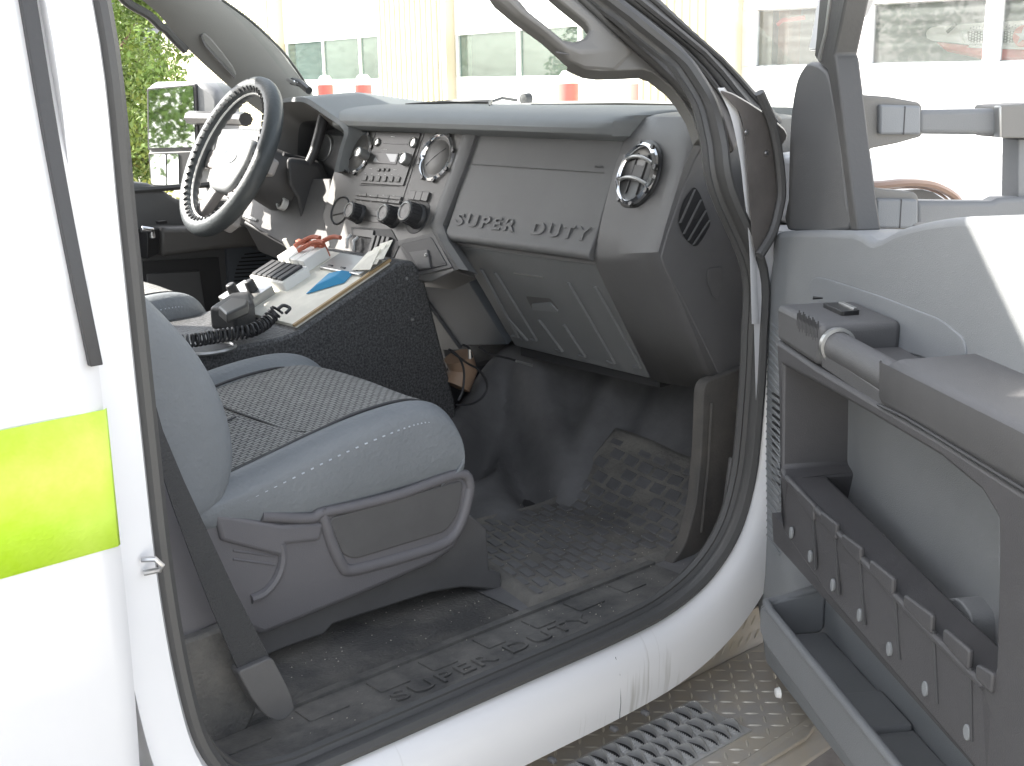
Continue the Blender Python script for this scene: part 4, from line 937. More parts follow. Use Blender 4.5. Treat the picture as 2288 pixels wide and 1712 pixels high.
b = MB('black_gloss'); a_ = [Yp(x, y, 1.655) for x, y in ((344, 479), (360, 477), (362, 483), (346, 485))]; b.prism(a_, [p+Vector((0, .02, 0)) for p in a_]); b.build('window_switch', ddo)
b = MB('darker'); a_ = [Yp(x, y, 1.738) for x, y in ((312, 566), (472, 556), (490, 720), (312, 720))]; b.prism(a_, [p+Vector((0, .02, 0)) for p in a_]); b.build('door_pocket', ddo)
b = MB('dash'); a_ = [Yp(x, y, 1.732) for x, y in ((318, 592), (432, 585), (452, 720), (318, 720))]; b.prism(a_, [p+Vector((0, .02, 0)) for p in a_]); b.build('pocket_back', ddo, bevel=.003)
b = MB('knee'); a_ = [Yp(x, y, 1.735) for x, y in ((488, 520), (610, 480), (700, 600), (720, 700), (500, 700))]; b.prism(a_, [p+Vector((0, .02, 0)) for p in a_])
b.m('black_gloss')
for k in range(16):
    y = 548+k*8.2; hw = 42*math.sqrt(max(.05, 1-((k-8)/9)**2)); a_ = [Yp(x, yy, 1.733) for x, yy in ((548-hw, y), (548+hw, y-4), (548+hw, y-1), (548-hw, y+3))]; b.prism(a_, [p+Vector((0, .01, 0)) for p in a_])
b.build('speaker_grille', ddo)
b = MB('seal'); b.tube([(.95, 1.745, .47), (1.45, 1.745, .47), (1.62, 1.74, .50), (1.62, 1.73, .62)], .008, 6); b.build('window_channel', ddo)
dm = bpy.data.objects.new('driver_side_mirror', None); col.objects.link(dm); dm.parent = truck
FM = Fr((1.59, 2.15, .575), (.35, -.93, 0), (0, 0, 1), (-.93, -.35, 0))
b = MB('grey_lower')
sh = FM.P([(313, 200), (316, 184), (330, 177), (412, 176), (436, 180), (460, 196), (470, 215), (470, 400), (400, 407), (330, 402), (322, 395), (316, 330)])
b.fpoly(FM, sh, -.10, -.004); b.build('mirror_housing', dm, bevel=.015, seg=3)
b = MB('black_rubber'); b.fpoly(FM, rnd(FM.P([(318, 190), (424, 181), (430, 322), (320, 325)]), .008), -.01, .002); b.fpoly(FM, rnd(FM.P([(321, 330), (430, 326), (430, 402), (327, 402)]), .006), -.01, .002); b.build('mirror_frame', dm, bevel=.002)
b = MB('mirror'); b.fpoly(FM, rnd(FM.P([(323, 195), (419, 185), (424, 317), (324, 320)]), .008), 0, .004); b.build('mirror_glass', dm, smooth=False)
b = MB('mirror'); b.fpoly(FM, rnd(FM.P([(326, 334), (360, 333), (361, 400), (330, 398)]), .006), 0, .004); b.fpoly(FM, rnd(FM.P([(364, 333), (388, 332), (389, 400), (364, 400)]), .006), 0, .005); b.build('spotter_glass', dm, smooth=False)
for z in (.62, .50): b = MB('black_rubber'); b.tube([(1.60, 2.10, z), (1.62, 1.86, z), (1.60, 1.80, z)], .018, 8); b.build('mirror_arm', dm)

# ================================================================== OPEN PASSENGER DOOR
fd = bpy.data.objects.new('front_door', None); col.objects.link(fd); fd.parent = truck; fd['label'] = 'open passenger front door with grey trim and dark storage pockets'
HD = Vector((1.368, -.003, 0)); DD = Vector((-.544, -.839, 0)).normalized(); DN = Vector((-.839, .544, 0)).normalized()
FDr = Fr(HD, DD, (0, 0, 1), DN)
if (FDr.u.z < 0): FDr.u = -FDr.u
def DP(pts, t=0.0): return FDr.P(pts, t)
b = MB('white_paint')
b.fpoly(FDr, rnd([(-.03, -.20), (1.05, -.20), (1.05, .50), (-.03, .50)], .05), -.13, -.105); b.m('white_paint'); b.fbox(FDr, .0, -.17, 1.03, .49, -.12, -.055); b.build('door_shell', fd, bevel=.01)
b = MB('light_grey')
tp = DP([(1667, 560), (1668, 520), (1674, 505), (1700, 499), (1840, 500)]) + DP([(1885, 520), (1935, 497), (1985, 482), (2050, 471), (2120, 468), (2212, 474)], -.0)
tp = catmull(tp, 3)
body = tp + [(.85, .60), (1.02, .58), (1.02, -.12), (.03, -.12)] + DP([(1632, 1290), (1628, 1100), (1642, 900), (1655, 650)])
b.fpoly(FDr, body, -.075, .0); tr = b.build('trim_panel', fd, bevel=.016, seg=4)
# ribbed strip near the hinge
b = MB('light_grey')
for k in range(30):
    y = 690+k*15.5; p = FDr.px(1652-min(k, 18)*.6, y, .002); b.tube([FDr.w(p[0]+.010, p[1], -.001), FDr.w(p[0]+.08, p[1]-.010, .001)], .0020, 6)
b.m('black_gloss')
for k in range(13):
    p = FDr.px(1672, 850+k*15.5, .002); b.fbox(FDr, p[0]-.008, p[1]-.0032, p[0]+.02, p[1]-.0005, -.001, .0022)
b.build('speaker_ribs', fd)
# darker shallow recess behind the switch box
b = MB('grey'); b.fpoly(FDr, rnd(DP([(1745, 612), (1760, 598), (1790, 604), (1900, 640), (2030, 690), (2085, 735), (2085, 800), (1760, 700)], .002), .015), -.002, .002); b.build('pull_recess', fd, bevel=.001)
TA = .092
cz = DP([(1684, 657), (1772, 708)], TA)
# frame of the upper pocket: built from bars round a real opening
o_ = DP([(1677, 735), (1680, 800), (1684, 1030), (1685, 1110), (1692, 1150), (1738, 1215), (1790, 1290), (2130, 1690), (2260, 1830)], TA)
top_o = DP([(1677, 735), (1765, 795), (1885, 868), (2024, 948), (2212, 1068), (2330, 1145)], TA)
in_t = DP([(1690, 790), (1765, 830), (1875, 892), (2030, 985), (2120, 1060), (2150, 1110)], TA)
in_r = DP([(2155, 1120), (2156, 1200), (2150, 1440), (2138, 1480)], TA)
in_b = DP([(2120, 1478), (2080, 1435), (1980, 1335), (1870, 1215), (1750, 1085), (1700, 1032), (1688, 1010)], TA)
b = MB('door_dark')
b.fpoly(FDr, [top_o[0], top_o[1], top_o[2], top_o[3], top_o[4]] + in_t[::-1], .0, TA)                       # upper bar
b.fpoly(FDr, [top_o[0], in_t[0], in_b[-1], in_b[-2], o_[3], o_[2], o_[1]], .0, TA)                          # front upright
b.fpoly(FDr, [in_b[-2]] + in_b[::-1][2:] + [(in_b[0][0]+.01, in_b[0][1]-.02), (1.0, in_b[0][1]-.10), (1.0, o_[-1][1]-.05)] + o_[::-1][1:6], .045, TA)  # lower net panel
b.fpoly(FDr, in_r + [in_b[0], (in_b[0][0]+.01, in_b[0][1]-.02), (1.0, in_b[0][1]-.10), (1.0, top_o[4][1]), top_o[4], in_t[-1]], .0, TA)  # rear part
fr_ = b.build('pocket_frame', fd, bevel=.004, seg=2)
b = MB('grey_lower'); b.fpoly(FDr, DP([(1780, 800), (2160, 1040), (2160, 1500), (1740, 1130)], .012), .003, .012)
p = DP([(2000, 1300), (2080, 1290), (2110, 1330), (2110, 1440)], .03); b.fpoly(FDr, rnd(p, .01), .010, .035); b.build('pocket_back', fd, bevel=.006, seg=3)
b = MB('door_dark'); q_ = DP([(1700, 1090), (2140, 1560), (2140, 1580), (1705, 1120)], .03)
b.fpoly(FDr, [(q_[0][0], q_[0][1]-.01), (q_[1][0]+.1, q_[1][1]-.01), (q_[2][0]+.1, q_[2][1]-.03), (q_[3][0], q_[3][1]-.03)], .0, .05); b.build('pocket_floor', fd)
# notched lip, grooves, light pull tabs
b = MB('door_dark')
rim_pts = [(1700, 1032), (1750, 1085), (1870, 1215), (1980, 1335), (2080, 1435), (2128, 1482)]
P3 = [FDr.w(*FDr.px(*p, TA-.001), TA-.001) for p in rim_pts]; b.tube(catmull(P3, 4), .0045, 8)
lips = [((1718, 1068), (1752, 1108)), ((1766, 1116), (1800, 1148)), ((1812, 1166), (1852, 1200)), ((1872, 1222), (1922, 1268)), ((1945, 1298), (2005, 1348)), ((2030, 1372), (2085, 1425)), ((2100, 1450), (2135, 1476))]
for a_, c_ in lips:
    p0, p1 = FDr.px(*a_, TA+.006), FDr.px(*c_, TA+.006)
    b.fpoly(FDr, rnd([(p0[0], p0[1]-.006), (p1[0], p1[1]-.010), (p1[0], p1[1]+.008), (p0[0], p0[1]+.006)], .003), TA-.002, TA+.0035)
b.build('pocket_lip', fd, bevel=.002)
for a_, c_ in (((1758, 1118), (1762, 1230)), ((1806, 1160), (1812, 1285)), ((1860, 1212), (1868, 1350)), ((1935, 1280), (1944, 1425)), ((2018, 1362), (2026, 1520)), ((2098, 1442), (2100, 1600))):
    b = MB('darker'); b.tube([FDr.w(*FDr.px(*a_, TA), TA), FDr.w(*FDr.px(*c_, TA), TA)], .0022, 6); b.build('net_groove', fd)
for x, y, s_ in ((1709, 1151, .8), (1750, 1202, .9), (1799, 1264, 1), (1857, 1329, 1), (1921, 1402, 1.05), (1999, 1488, 1.15), (2090, 1582, 1.3)):
    b = MB('light_grey'); c = FDr.px(x, y, TA); pr_ = [(c[0]+.0042*s_*math.cos(a*math.pi/6), c[1]+.0072*math.sin(a*math.pi/6)) for a in range(12)]; b.fpoly(FDr, pr_, TA-.002, TA+.0015); b.build('pull_tab', fd, bevel=.0006, seg=1)
# switch box, pull bar, armrest pad
b = MB('door_trim')
f0 = DP([(1677, 664), (1677, 735), (1765, 793), (1772, 710)], TA)
sb = [f0[0], (f0[1][0], f0[1][1]), f0[2], f0[3]]; sb[0] = (sb[0][0], (f0[0][1]+f0[3][1])/2+.004); sb[3] = (sb[3][0], sb[0][1])
b.fpoly(FDr, rnd(sb, .010), .0, TA); b.build('switch_box', fd, bevel=.007, seg=3)
zt = sb[0][1]
b = MB('door_trim'); xa, xb_ = f0[3][0], DP([(1900, 775)], TA)[0][0]
pass
pass
b = MB('satin'); Fpr = Fr(FDr.w(xa+.004, zt-.022, TA-.018), DN, (0, 0, 1), DD); b.lathe(Fpr, (0, 0), [(.0195, -.003), (.0195, .0035), (.016, .004)], 28, 1.0); b.build('chrome_ring', fd)
b = MB('door_trim'); n_ = 20
b.rings([[FDr.w(s_, zt-.023+.0165*math.sin(2*math.pi*k/20)-(s_-xa)*.02, TA-.018+.0165*math.cos(2*math.pi*k/20)) for k in range(20)] for s_ in (xa-.01, xa+.03, xa+.06, xb_+.012)], True, True); b.build('pull_handle', fd)
b = MB('door_trim')
lo_ = DP([(1772, 800), (1885, 868), (1880, 800)], TA); b.fpoly(FDr, [(xa-.004, f0[2][1]), (xb_+.01, lo_[1][1]-.004), (xb_+.01, lo_[1][1]+.012), (xa-.004, f0[2][1]+.018)], .0, TA-.004); b.build('handle_base', fd, bevel=.002)
b = MB('dark')
pt = DP([(1888, 770), (1930, 785), (2053, 854), (2212, 915), (2300, 950)], TA); pb = DP([(1885, 868), (2024, 948), (2212, 1066), (2300, 1120)], TA)
zt2 = pt[0][1]
bk = DP([(2030, 742), (2212, 812)], .0)
R = []
for s_ in (xb_+.002, xb_+.006, xb_+.05, xb_+.12, xb_+.25, 1.0):
    k = 0 if s_ < xb_+.004 else 1; h_ = .004*(1-k)
    zb_ = pb[0][1]-.002+(s_-xb_)*(pb[1][1]-pb[0][1])/(pb[1][0]-pb[0][0])*.6
    tt = TA+.001
    R.append([FDr.w(s_, zb_+h_, .0), FDr.w(s_, zb_+h_, tt-.006), FDr.w(s_, zb_+.010, tt-h_), FDr.w(s_, zb_+.045, tt+.002-h_), FDr.w(s_, zt2-.014, tt-.001-h_), FDr.w(s_, zt2-.004-h_, tt-.008), FDr.w(s_, zt2-h_, tt-.020), FDr.w(s_, max(zt2+.002, bk[0][1]+(bk[1][1]-bk[0][1])*(s_-bk[0][0])/(bk[1][0]-bk[0][0])-.002)-h_, .0)])
b.m('door_trim'); b.rings(R, True, True); b.build('armrest', fd)
b = MB('darker'); b.tube([FDr.w(xb_+.004, pb[0][1]+.001, TA+.001), FDr.w(.6, pb[1][1]+.003, TA+.001), FDr.w(1.0, pb[1][1]-.002, TA+.001)], .0016, 6); b.build('armrest_seam', fd)
b = MB('black_gloss'); Ft = Fr(FDr.w(0, zt, 0), DD, DN, (0, 0, 1))
c1 = Ft.px(1762, 645); b.fpoly(Ft, [(c1[0]-.008, c1[1]), (c1[0]+.006, c1[1]-.006), (c1[0]+.004, c1[1]+.007)], .0, .0015); b.build('lock_switch', fd); b = MB('black_gloss')
c1 = Ft.px(1818, 672); b.fpoly(Ft, rnd([(c1[0]-.028, c1[1]-.011), (c1[0]+.028, c1[1]-.011), (c1[0]+.024, c1[1]+.011), (c1[0]-.024, c1[1]+.011)], .004), -.001, .005)
b.m('satin'); b.fpoly(Ft, rnd([(c1[0]-.02, c1[1]+.004), (c1[0]+.02, c1[1]+.004), (c1[0]+.018, c1[1]+.010), (c1[0]-.018, c1[1]+.010)], .002), .004, .007)
b.build('window_switch', fd, bevel=.001)
b = MB('darker')
for k in range(16):
    x = 1722+k*2.9; p = FDr.px(x, 688+k*1.7, TA); b.fbox(FDr, p[0], p[1]-.008-(k*7 % 5)*.0013, p[0]+.0012, p[1]+.006+(k*5 % 7)*.0008, TA-.001, TA+.0003)
b.build('scuff_mark', fd)
# lower pocket (open bin)
b = MB('grey_lower')
rimo = DP([(1640, 1320), (1642, 1300), (1662, 1285), (2000, 1720), (2200, 1980)], .085)
T2 = .085
r0_ = DP([(1640, 1300), (1990, 1720)], T2); zr = (r0_[0][1]+r0_[1][1])/2
s0_ = r0_[0][0]; zb_ = DP([(1638, 1375)], T2)[0][1]
b.fpoly(FDr, rnd([(s0_, zr), (1.0, zr-.01), (1.0, zb_-.03), (s0_+.01, zb_)], .02), T2-.008, T2)
b.fbox(FDr, s0_+.01, zb_-.004, 1.0, zb_+.004, .0, T2-.006)
b.fpoly(Fr(FDr.w(s0_, 0, 0), DN, (0, 0, 1), -DD), rnd([(-.0, zr+.015), (T2-.001, zr), (T2-.001, zb_), (0, zb_)], .012), -.008, .0)
bn = b.build('lower_bin', fd, bevel=.006, seg=3)
b = MB('grey_lower'); b.tube([FDr.w(s0_+.004, zr+.016, .004), FDr.w(s0_+.001, zr+.001, T2-.03), FDr.w(s0_+.004, zr, T2-.008), FDr.w(s0_+.03, zr, T2-.004), FDr.w(1.0, zr-.01, T2-.004)], .0062, 8)
d0 = FDr.px(1790, 1455, .04)[0]; b.fpoly(FDr, rnd([(d0+.06, zr-.035), (d0+.14, zr-.035), (d0+.14, zb_), (d0+.06, zb_)], .006), .004, T2-.012)
b.build('bin_rim', fd, bevel=.004)
b = MB('grey_lower'); b.fpoly(FDr, [(s0_+.03, zr+.020), (1.0, zr+.01), (1.0, zr+.055), (s0_+.05, zr+.052)], -.002, .018); b.build('trim_ledge', fd, bevel=.012, seg=3)
b = MB('seal'); b.fbox(FDr, s0_+.015, zb_-.035, 1.0, zb_-.005, -.02, T2-.03); b.build('door_seal', fd)
b = MB('white_plastic'); c = FDr.px(1676, 1497, .05); b.lathe(FDr, c, [(.0075, .045), (.006, .050), (.001, .051)], 16); b.build('courtesy_lamp', fd)
# sail, window frame, seals
b = MB('dash')
T3 = -.02
b.fpoly(FDr, catmull(DP([(1750, 134), (1735, 145), (1722, 170), (1715, 200), (1708, 250), (1704, 330), (1702, 430), (1700, 497), (1832, 497), (1828, 440), (1815, 300), (1796, 200), (1783, 152)], T3), 2, True), -.05, T3); b.build('sail_cover', fd, bevel=.004, seg=3)
b = MB('seal')
def band(A, B, t, th, m_='seal', name='window_seal', bev=.003):
    b = MB(m_); R = [[FDr.w(*FDr.px(*a_, t), t), FDr.w(*FDr.px(*c_, t), t), FDr.w(*FDr.px(*c_, t), t)-DN*th, FDr.w(*FDr.px(*a_, t), t)-DN*th] for a_, c_ in zip(A, B)]
    b.rings(R, True, True); return b.build(name, fd, bevel=bev)
band([(1772, -60), (1769, 0), (1762, 80), (1758, 120), (1768, 135), (1786, 150), (1800, 230), (1815, 330), (1828, 430), (1836, 500)], [(1832, -60), (1826, 0), (1814, 60), (1802, 118), (1806, 130), (1812, 180), (1824, 280), (1836, 380), (1844, 440), (1852, 500)], -.018, .03)
band([(1793, -60), (1789, 0), (1780, 70), (1768, 115), (1765, 128)], [(1797, -60), (1793, 0), (1784, 70), (1773, 118), (1771, 132)], -.016, .004, 'satin', 'frame_gap', 0)
band([(1772, -60), (1764, 0), (1755, 60), (1745, 110)], [(1800, -60), (1793, 0), (1790, 60), (1780, 110)], -.055, .03, 'white_paint', 'window_frame')
band([(1812, 125), (1820, 200), (1838, 350), (1850, 500)], [(1824, 118), (1830, 200), (1852, 350), (1866, 500)], -.05, .01, 'jamb', 'frame_trim')
b = MB('dash'); wl = DP([(1835, 497), (1900, 520), (1960, 490), (2000, 478), (2212, 470)], -.06)
b.tube([FDr.w(.25, .535, -.085), FDr.w(.45, .55, -.085), FDr.w(.6, .575, -.085), FDr.w(1.0, .58, -.085)], .010, 8); b.build('belt_seal', fd)
b = MB('white_paint'); b.fbox(FDr, .98, .50, 1.02, 1.10, -.08, -.05); b.fpoly(FDr, [(.25, .95), (.40, 1.06), (.98, 1.06), (.98, 1.10), (.38, 1.10), (.22, .98), (.05, .80), (.07, .78)], -.09, -.055); b.build('upper_window_frame', fd, bevel=.004)
# passenger tow mirror
pm = bpy.data.objects.new('passenger_side_mirror', None); col.objects.link(pm); pm.parent = truck
s_m = .12; FPm = Fr(FDr.w(s_m, 0, -.09), -DN, (0, 0, 1), DD)
def MP(pts, t=0): return FPm.P(pts, t)
b = MB('pillar_grey')
b.fpoly(FPm, rnd(MP([(1826, 202), (1921, 209), (1985, 221), (1992, 228), (1992, 295), (1939, 310), (1883, 321), (1872, 329), (1874, 374), (1883, 402), (1906, 409), (1975, 415), (1984, 424), (1984, 467), (1920, 540), (1838, 540), (1832, 330)]), .004), -.03, .0); b.build('mirror_base', pm, bevel=.005, seg=3)
for q_ in ([(1901, 226), (1990, 229), (1990, 291), (1900, 291)], [(1894, 429), (1984, 431), (1984, 494), (1892, 493)]):
    b = MB('grey'); b.fpoly(FPm, rnd(MP(q_, .008), .004), -.005, .008); b.build('pivot_block', pm, bevel=.004)
for x, y0, y1 in ((1956, 230, 291), (1948, 431, 493)): b = MB('darker'); p, q_ = FPm.px(x, y0, .009), FPm.px(x, y1, .009); b.fbox(FPm, p[0]-.0006, q_[1], p[0]+.0006, p[1], .007, .0086); b.build('pivot_seam', pm)
for q_ in ([(1985, 238), (2165, 235), (2165, 292), (1985, 290)], [(1980, 434), (2145, 436), (2160, 428), (2240, 426), (2240, 500), (1980, 500)]):
    b = MB('grey_lower'); b.fpoly(FPm, MP(q_, .002), -.03, .002); b.build('mirror_arm', pm, bevel=.006, seg=3)
b = MB('pillar_grey'); b.fpoly(FPm, rnd(MP([(2158, 228), (2260, 222), (2260, 300), (2158, 298)], .012), .006), -.05, .012); b.m('grey_lower'); b.fpoly(FPm, MP([(2200, 300), (2320, 300), (2320, 430), (2198, 430)], -.01), -.05, -.01); b.m('satin'); b.fpoly(FPm, MP([(2158, 229), (2164, 229), (2164, 298), (2158, 298)], .013), .0, .014); b.build('mirror_housing', pm, bevel=.003)

# ================================================================== RUNNING BOARD
rbd = bpy.data.objects.new('running_board', None); col.objects.link(rbd); rbd.parent = truck
ZR = -.150
FR = Fr((0, 0, ZR), (1, 0, 0), (0, 1, 0), (0, 0, 1))
y_in = Zp(1400*1/1, 1530, ZR).y
def bead(b, F, x, y, ang, L_=.016, w_=.0026, h_=.0016):
    c, s = math.cos(ang), math.sin(ang)
    f = lambda u, v, t: F.w(x+u*c-v*s, y+u*s+v*c, t)
    b.add([f(-L_, 0, 0), f(-L_*.4, -w_, 0), f(L_*.4, -w_, 0), f(L_, 0, 0), f(L_*.4, w_, 0), f(-L_*.4, w_, 0), f(-L_*.45, 0, h_), f(L_*.45, 0, h_)],
          [[0, 1, 6], [1, 2, 7, 6], [2, 3, 7], [3, 4, 7], [4, 5, 6, 7], [5, 0, 6]])
pin = Zp(1550, 1442, ZR); pin2 = Zp(1160, 1627, ZR)
lip0, lip1 = Zp(1613, 1655, ZR), Zp(1722, 1583, ZR)
YI = (pin.y+pin2.y)/2; YO = lip0.y
print('running board inner/outer y', pin, pin2, lip0, lip1)
b = MB('tread'); b.fpoly(FR, [(-.9, YO-.01), (lip1.x+.0, YO-.01), (1.62, lip1.y+.08), (1.62, YI), (-.9, YI)], -.006, 0)
b.fbox(Fr((0, YI, 0), (1, 0, 0), (0, 0, 1), (0, -1, 0)), -.9, ZR-.006, 1.62, -.085, -.004, 0)
b.build('tread_plate', rbd, bevel=.0015, seg=2)
b = MB('tread_bead')
FV = Fr((0, YI, 0), (1, 0, 0), (0, 0, 1), (0, -1, 0))
GX0, GX1, GY0, GY1 = -.2, Zp(1520, 1535, ZR).x+.0, YI-.050, YO+.055
k = 0
for i in range(-6, 70):
    for j in range(0, 16):
        x = .75+i*.0225+(j % 2)*.0; y = YI-.012-j*.0225
        if x < .55 or x > 1.6 or y < YO: continue
        if GX0 < x < GX1+.012 and GY1-.012 < y < GY0+.012: continue
        bead(b, FR, x, y, math.radians(45 if (i+j) % 2 else -45)+.0, .0105, .0021, .0013)
for i in range(0, 60):
    for j in range(2): bead(b, FV, .55+i*.020+.01*j, -.103-.026*j, math.radians(55), .010, .0019, .0012)
b.build('tread_pattern', rbd)
b = MB('tread'); lo, l1 = Vector(lip0), Vector(lip1); dv = (l1-lo).normalized(); A0 = lo-dv*.9; A1 = lo+dv*.42
n1 = Vector((dv.y, -dv.x, 0))
b.prism([A0, A1, A1+n1*.030+Vector((0, 0, -.022)), A0+n1*.030+Vector((0, 0, -.022))], [p+Vector((0, 0, -.006)) for p in (A0, A1, A1+n1*.030+Vector((0, 0, -.022)), A0+n1*.030+Vector((0, 0, -.022)))])
b.prism([A0+Vector((0, 0, .0)), A1+Vector((0, 0, .0)), A1-n1*.010+Vector((0, 0, .003)), A0-n1*.010+Vector((0, 0, .003))], [p+Vector((0, 0, -.006)) for p in (A0, A1, A1-n1*.010+Vector((0, 0, .003)), A0-n1*.010+Vector((0, 0, .003)))])
b.build('tread_lip', rbd, bevel=.002)
b = MB('grate'); b.fpoly(FR, [(.5, GY1-.006), (GX1+.004, GY1-.006), (GX1+.004, GY0+.006), (.5, GY0+.006)], 0, .0022)
SP = .0235; NR = 3; LH = (GY0-GY1)/(NR-.0)
holes = []
for i in range(int((GX1-.55)/SP)):
    for j in range(NR):
        cx_ = GX1-.014-i*SP-(SP*.5 if j % 2 else 0); cy_ = GY0-(j+.5)*LH
        up_r, dn_r, hl = [], [], []
        for k in range(25):
            u = -1+2*k/24; wv = math.cos(u*math.pi/2)
            hw = .0064*wv; y = cy_+u*LH*.56; zz = .0022+.0105*wv
            tooth = .0022*(k % 2)
            up_r.append((cx_+hw, y, zz+tooth)); dn_r.append((cx_-hw, y, zz*.55+tooth)); hl.append((cx_, y))
        for ring, sg in ((up_r, 1), (dn_r, -1)):
            b.rings([[FR.w(x+sg*.0070, y, .0020), FR.w(x+sg*.0026, y, t*.9), FR.w(x, y, t), FR.w(x-sg*.0004, y, .0)] for x, y, t in ring], False)
        holes.append([(x, y) for x, y, _ in up_r]+[(x, y) for x, y, _ in dn_r[::-1]])
b.build('serrated_grate', rbd)
b = MB('black_gloss')
for h in holes: b.add([FR.w(x, y, .0027) for x, y in h], [list(range(len(h)))])
b.build('grate_holes', rbd, smooth=False)
# rubber floor mat with moulded bricks (a loose thing)
fm = thing('floor_mat', (0, 0, 0), 'dusty black rubber floor mat with moulded brick pattern in passenger footwell', 'floor mat')
def mz(x, y): return max(floor_z(x, y, False), -.016)+.009+.003*math.sin(x*23+y*11)*math.sin(y*17)
b = MB('rubber_mat')
mo = lambda u, v: (1.075+u*(.47-.05*v)+.07*v, .172+v*.325-.02*u, 0)
def mg(u, v):
    x, y, _ = mo(u, v); e = min(u, v, 1-u, 1-v); return (x, y, mz(x, y)-(.006 if e < .001 else 0)+(.005 if .03 < e < .06 else 0))
b.grid(mg, 60, 46); b.build('mat_sheet', fm)
b = MB('rubber_floor')
rb_ = random.Random(3)
for i in range(19):
    for j in range(8):
        u = .05+i*.0485; v = .07+j*.112+(i % 2)*.05
        if v > .88 or rb_.random() < .06: continue
        P4 = []
        for du, dv_ in ((0, 0), (.033, 0), (.033, .085), (0, .085)):
            x, y, _ = mo(u+du, v+dv_); P4.append(Vector((x, y, mz(x, y)+.0022)))
        b.prism(P4, [p-Vector((0, 0, .006)) for p in P4])
b.build('mat_bricks', fm, bevel=.0013, seg=2)

# grit and dust crumbs lying on the mat, carpet and scuff plate
b = MB('grit'); rg = random.Random(11)
for k in range(420):
    x = rg.uniform(.62, 1.42); y = rg.uniform(.05, .50)
    if y < .15: z = .0008
    elif x > 1.10 and y > .18: z = mz(x, y)+.0003
    else: z = -.0135
    r_ = rg.uniform(.0005, .0016); 
    b.add([(x+r_, y, z), (x, y+r_, z), (x-r_, y, z), (x, y-r_*.7, z), (x, y, z+r_)], [[0, 1, 4], [1, 2, 4], [2, 3, 4], [3, 0, 4]])
g_ = b.build('grit', None, smooth=False); g_['kind'] = 'stuff'; g_['label'] = 'pale grit scattered over the floor mat and the sill plate'; g_['category'] = 'grit'
# ================================================================== OUTSIDE
def grd(x, y): return (x, y, GZ)
b = MB('concrete'); b.add([(-200, -200, GZ), (300, -200, GZ), (300, 300, GZ), (-200, 300, GZ)], [[0, 1, 2, 3]]); g = b.build('ground', None, smooth=False); g['kind'] = 'structure'
AZW = math.radians(78); b = MB('shaded_ground'); b.add([(-8, -.95, GZ+.004), (5, -.95, GZ+.004), (5, 3.0, GZ+.004), (-8, 3.0, GZ+.004)], [[0, 1, 2, 3]]); q_ = b.build('ground_shade_strip', None, smooth=False); q_['kind'] = 'structure'  # dark strip added under the truck to paint its shaded ground darker
WD = Vector((math.cos(AZW), math.sin(AZW), 0)); WN = Vector((-WD.y, WD.x, 0))
if WN.x > 0: WN = -WN
_d = ray(1100, 158); _k = 16.0/math.hypot(_d.x, _d.y); FB = Fr((_d.x*_k, CAM.y+_d.y*_k, GZ), -WD, (0, 0, 1), WN)       # station front, left part
def top(a): return a
st_b = thing('fire_station', (0, 0, 0), 'cream and white fire station with glazed bay doors facing the truck', 'building')
H = 5.6
def X(px): return FB.px(px, 165)[0]
def Zs(py, px=900): return FB.px(px, py)[1]
# wall panels between the bays (deep piers) and lintel wall above
def pier(x0, x1, m_, name='ribbed_pier'):
    b = MB(m_); a0, a1 = X(x0), X(x1); b.fbox(FB, a0, 0, a1, H, -.5, .0)
    n = max(3, int((a1-a0)/.17))
    for k in range(n):
        xx = a0+(k+.5)*(a1-a0)/n; b.fpoly(FB, [(xx-.035, 0), (xx+.035, 0), (xx+.035, H-.001), (xx-.035, H-.001)], .001, .035)
    return b.build(name, st_b, bevel=.008)
pier(356, 588, 'wall_cream'); pier(820, 952, 'wall_cream'); pier(1388, 1470, 'wall_tan')
b = MB('wall_white'); b.fbox(FB, X(356)-1, 3.6, X(1480), H, -.6, -.1); b.build('upper_wall', st_b, bevel=.01)
b = MB('wall_tan'); b.fbox(FB, X(588), 0, X(600), 3.6, -.2, -.02); b.fbox(FB, X(952), 0, X(962), 3.6, -.2, -.02); b.build('door_jamb', st_b)
def bay(x0, x1, y0, y1, panes):
    a0, a1 = X(x0), X(x1); z0, z1 = Zs(y1, (x0+x1)/2), Zs(y0, (x0+x1)/2)
    t = -.16
    b = MB('white_paint'); b.fbox(FB, a0, 0, a1, z0, t-.05, t); b.fbox(FB, a0, z1, a1, 3.6, t-.05, t)
    for z in (z0*.5, z1+.5, z1+1.0): b.m('wall_white'); b.fbox(FB, a0, z, a1, z+.012, t, t+.006)
    b.m('white_paint')
    e = [X(p) for p in panes]
    for q_ in e: b.fbox(FB, q_-.04, z0, q_+.04, z1, t-.05, t)
    o = b.build('bay_door', st_b, bevel=.006)
    b = MB('bay_glass'); b.fbox(FB, a0, z0-.01, a1, z1+.01, t-.035, t-.028); b.build('window_glass', o, smooth=False)
    return o
b = MB('grey_building'); b.fbox(FB, X(356)-8, 0, X(1480), 3.55, -4.6, -4.5); b.fbox(FB, X(356)-8, 3.5, X(1480), 3.55, -4.49, -.61); b.m('mulch'); b.fbox(FB, X(356)-8, .001, X(1480), .01, -4.5, -.2); b.build('bay_interior', st_b, smooth=False)
bay(600, 820, 86, 172, [604, 681, 759, 816]); bay(962, 1396, 60, 164, [966, 1096, 1227, 1300, 1390])
b = MB('wall_white'); b.fbox(FB, X(356)-.5, H-.02, X(1480)+.5, H+.1, -9, .2); b.build('roof', st_b)
b = MB('leaf_yellow'); b.fbox(FB, X(1000), Zs(140), X(1150), Zs(112), -2.2, -2.0); b.build('equipment_stripe', st_b)
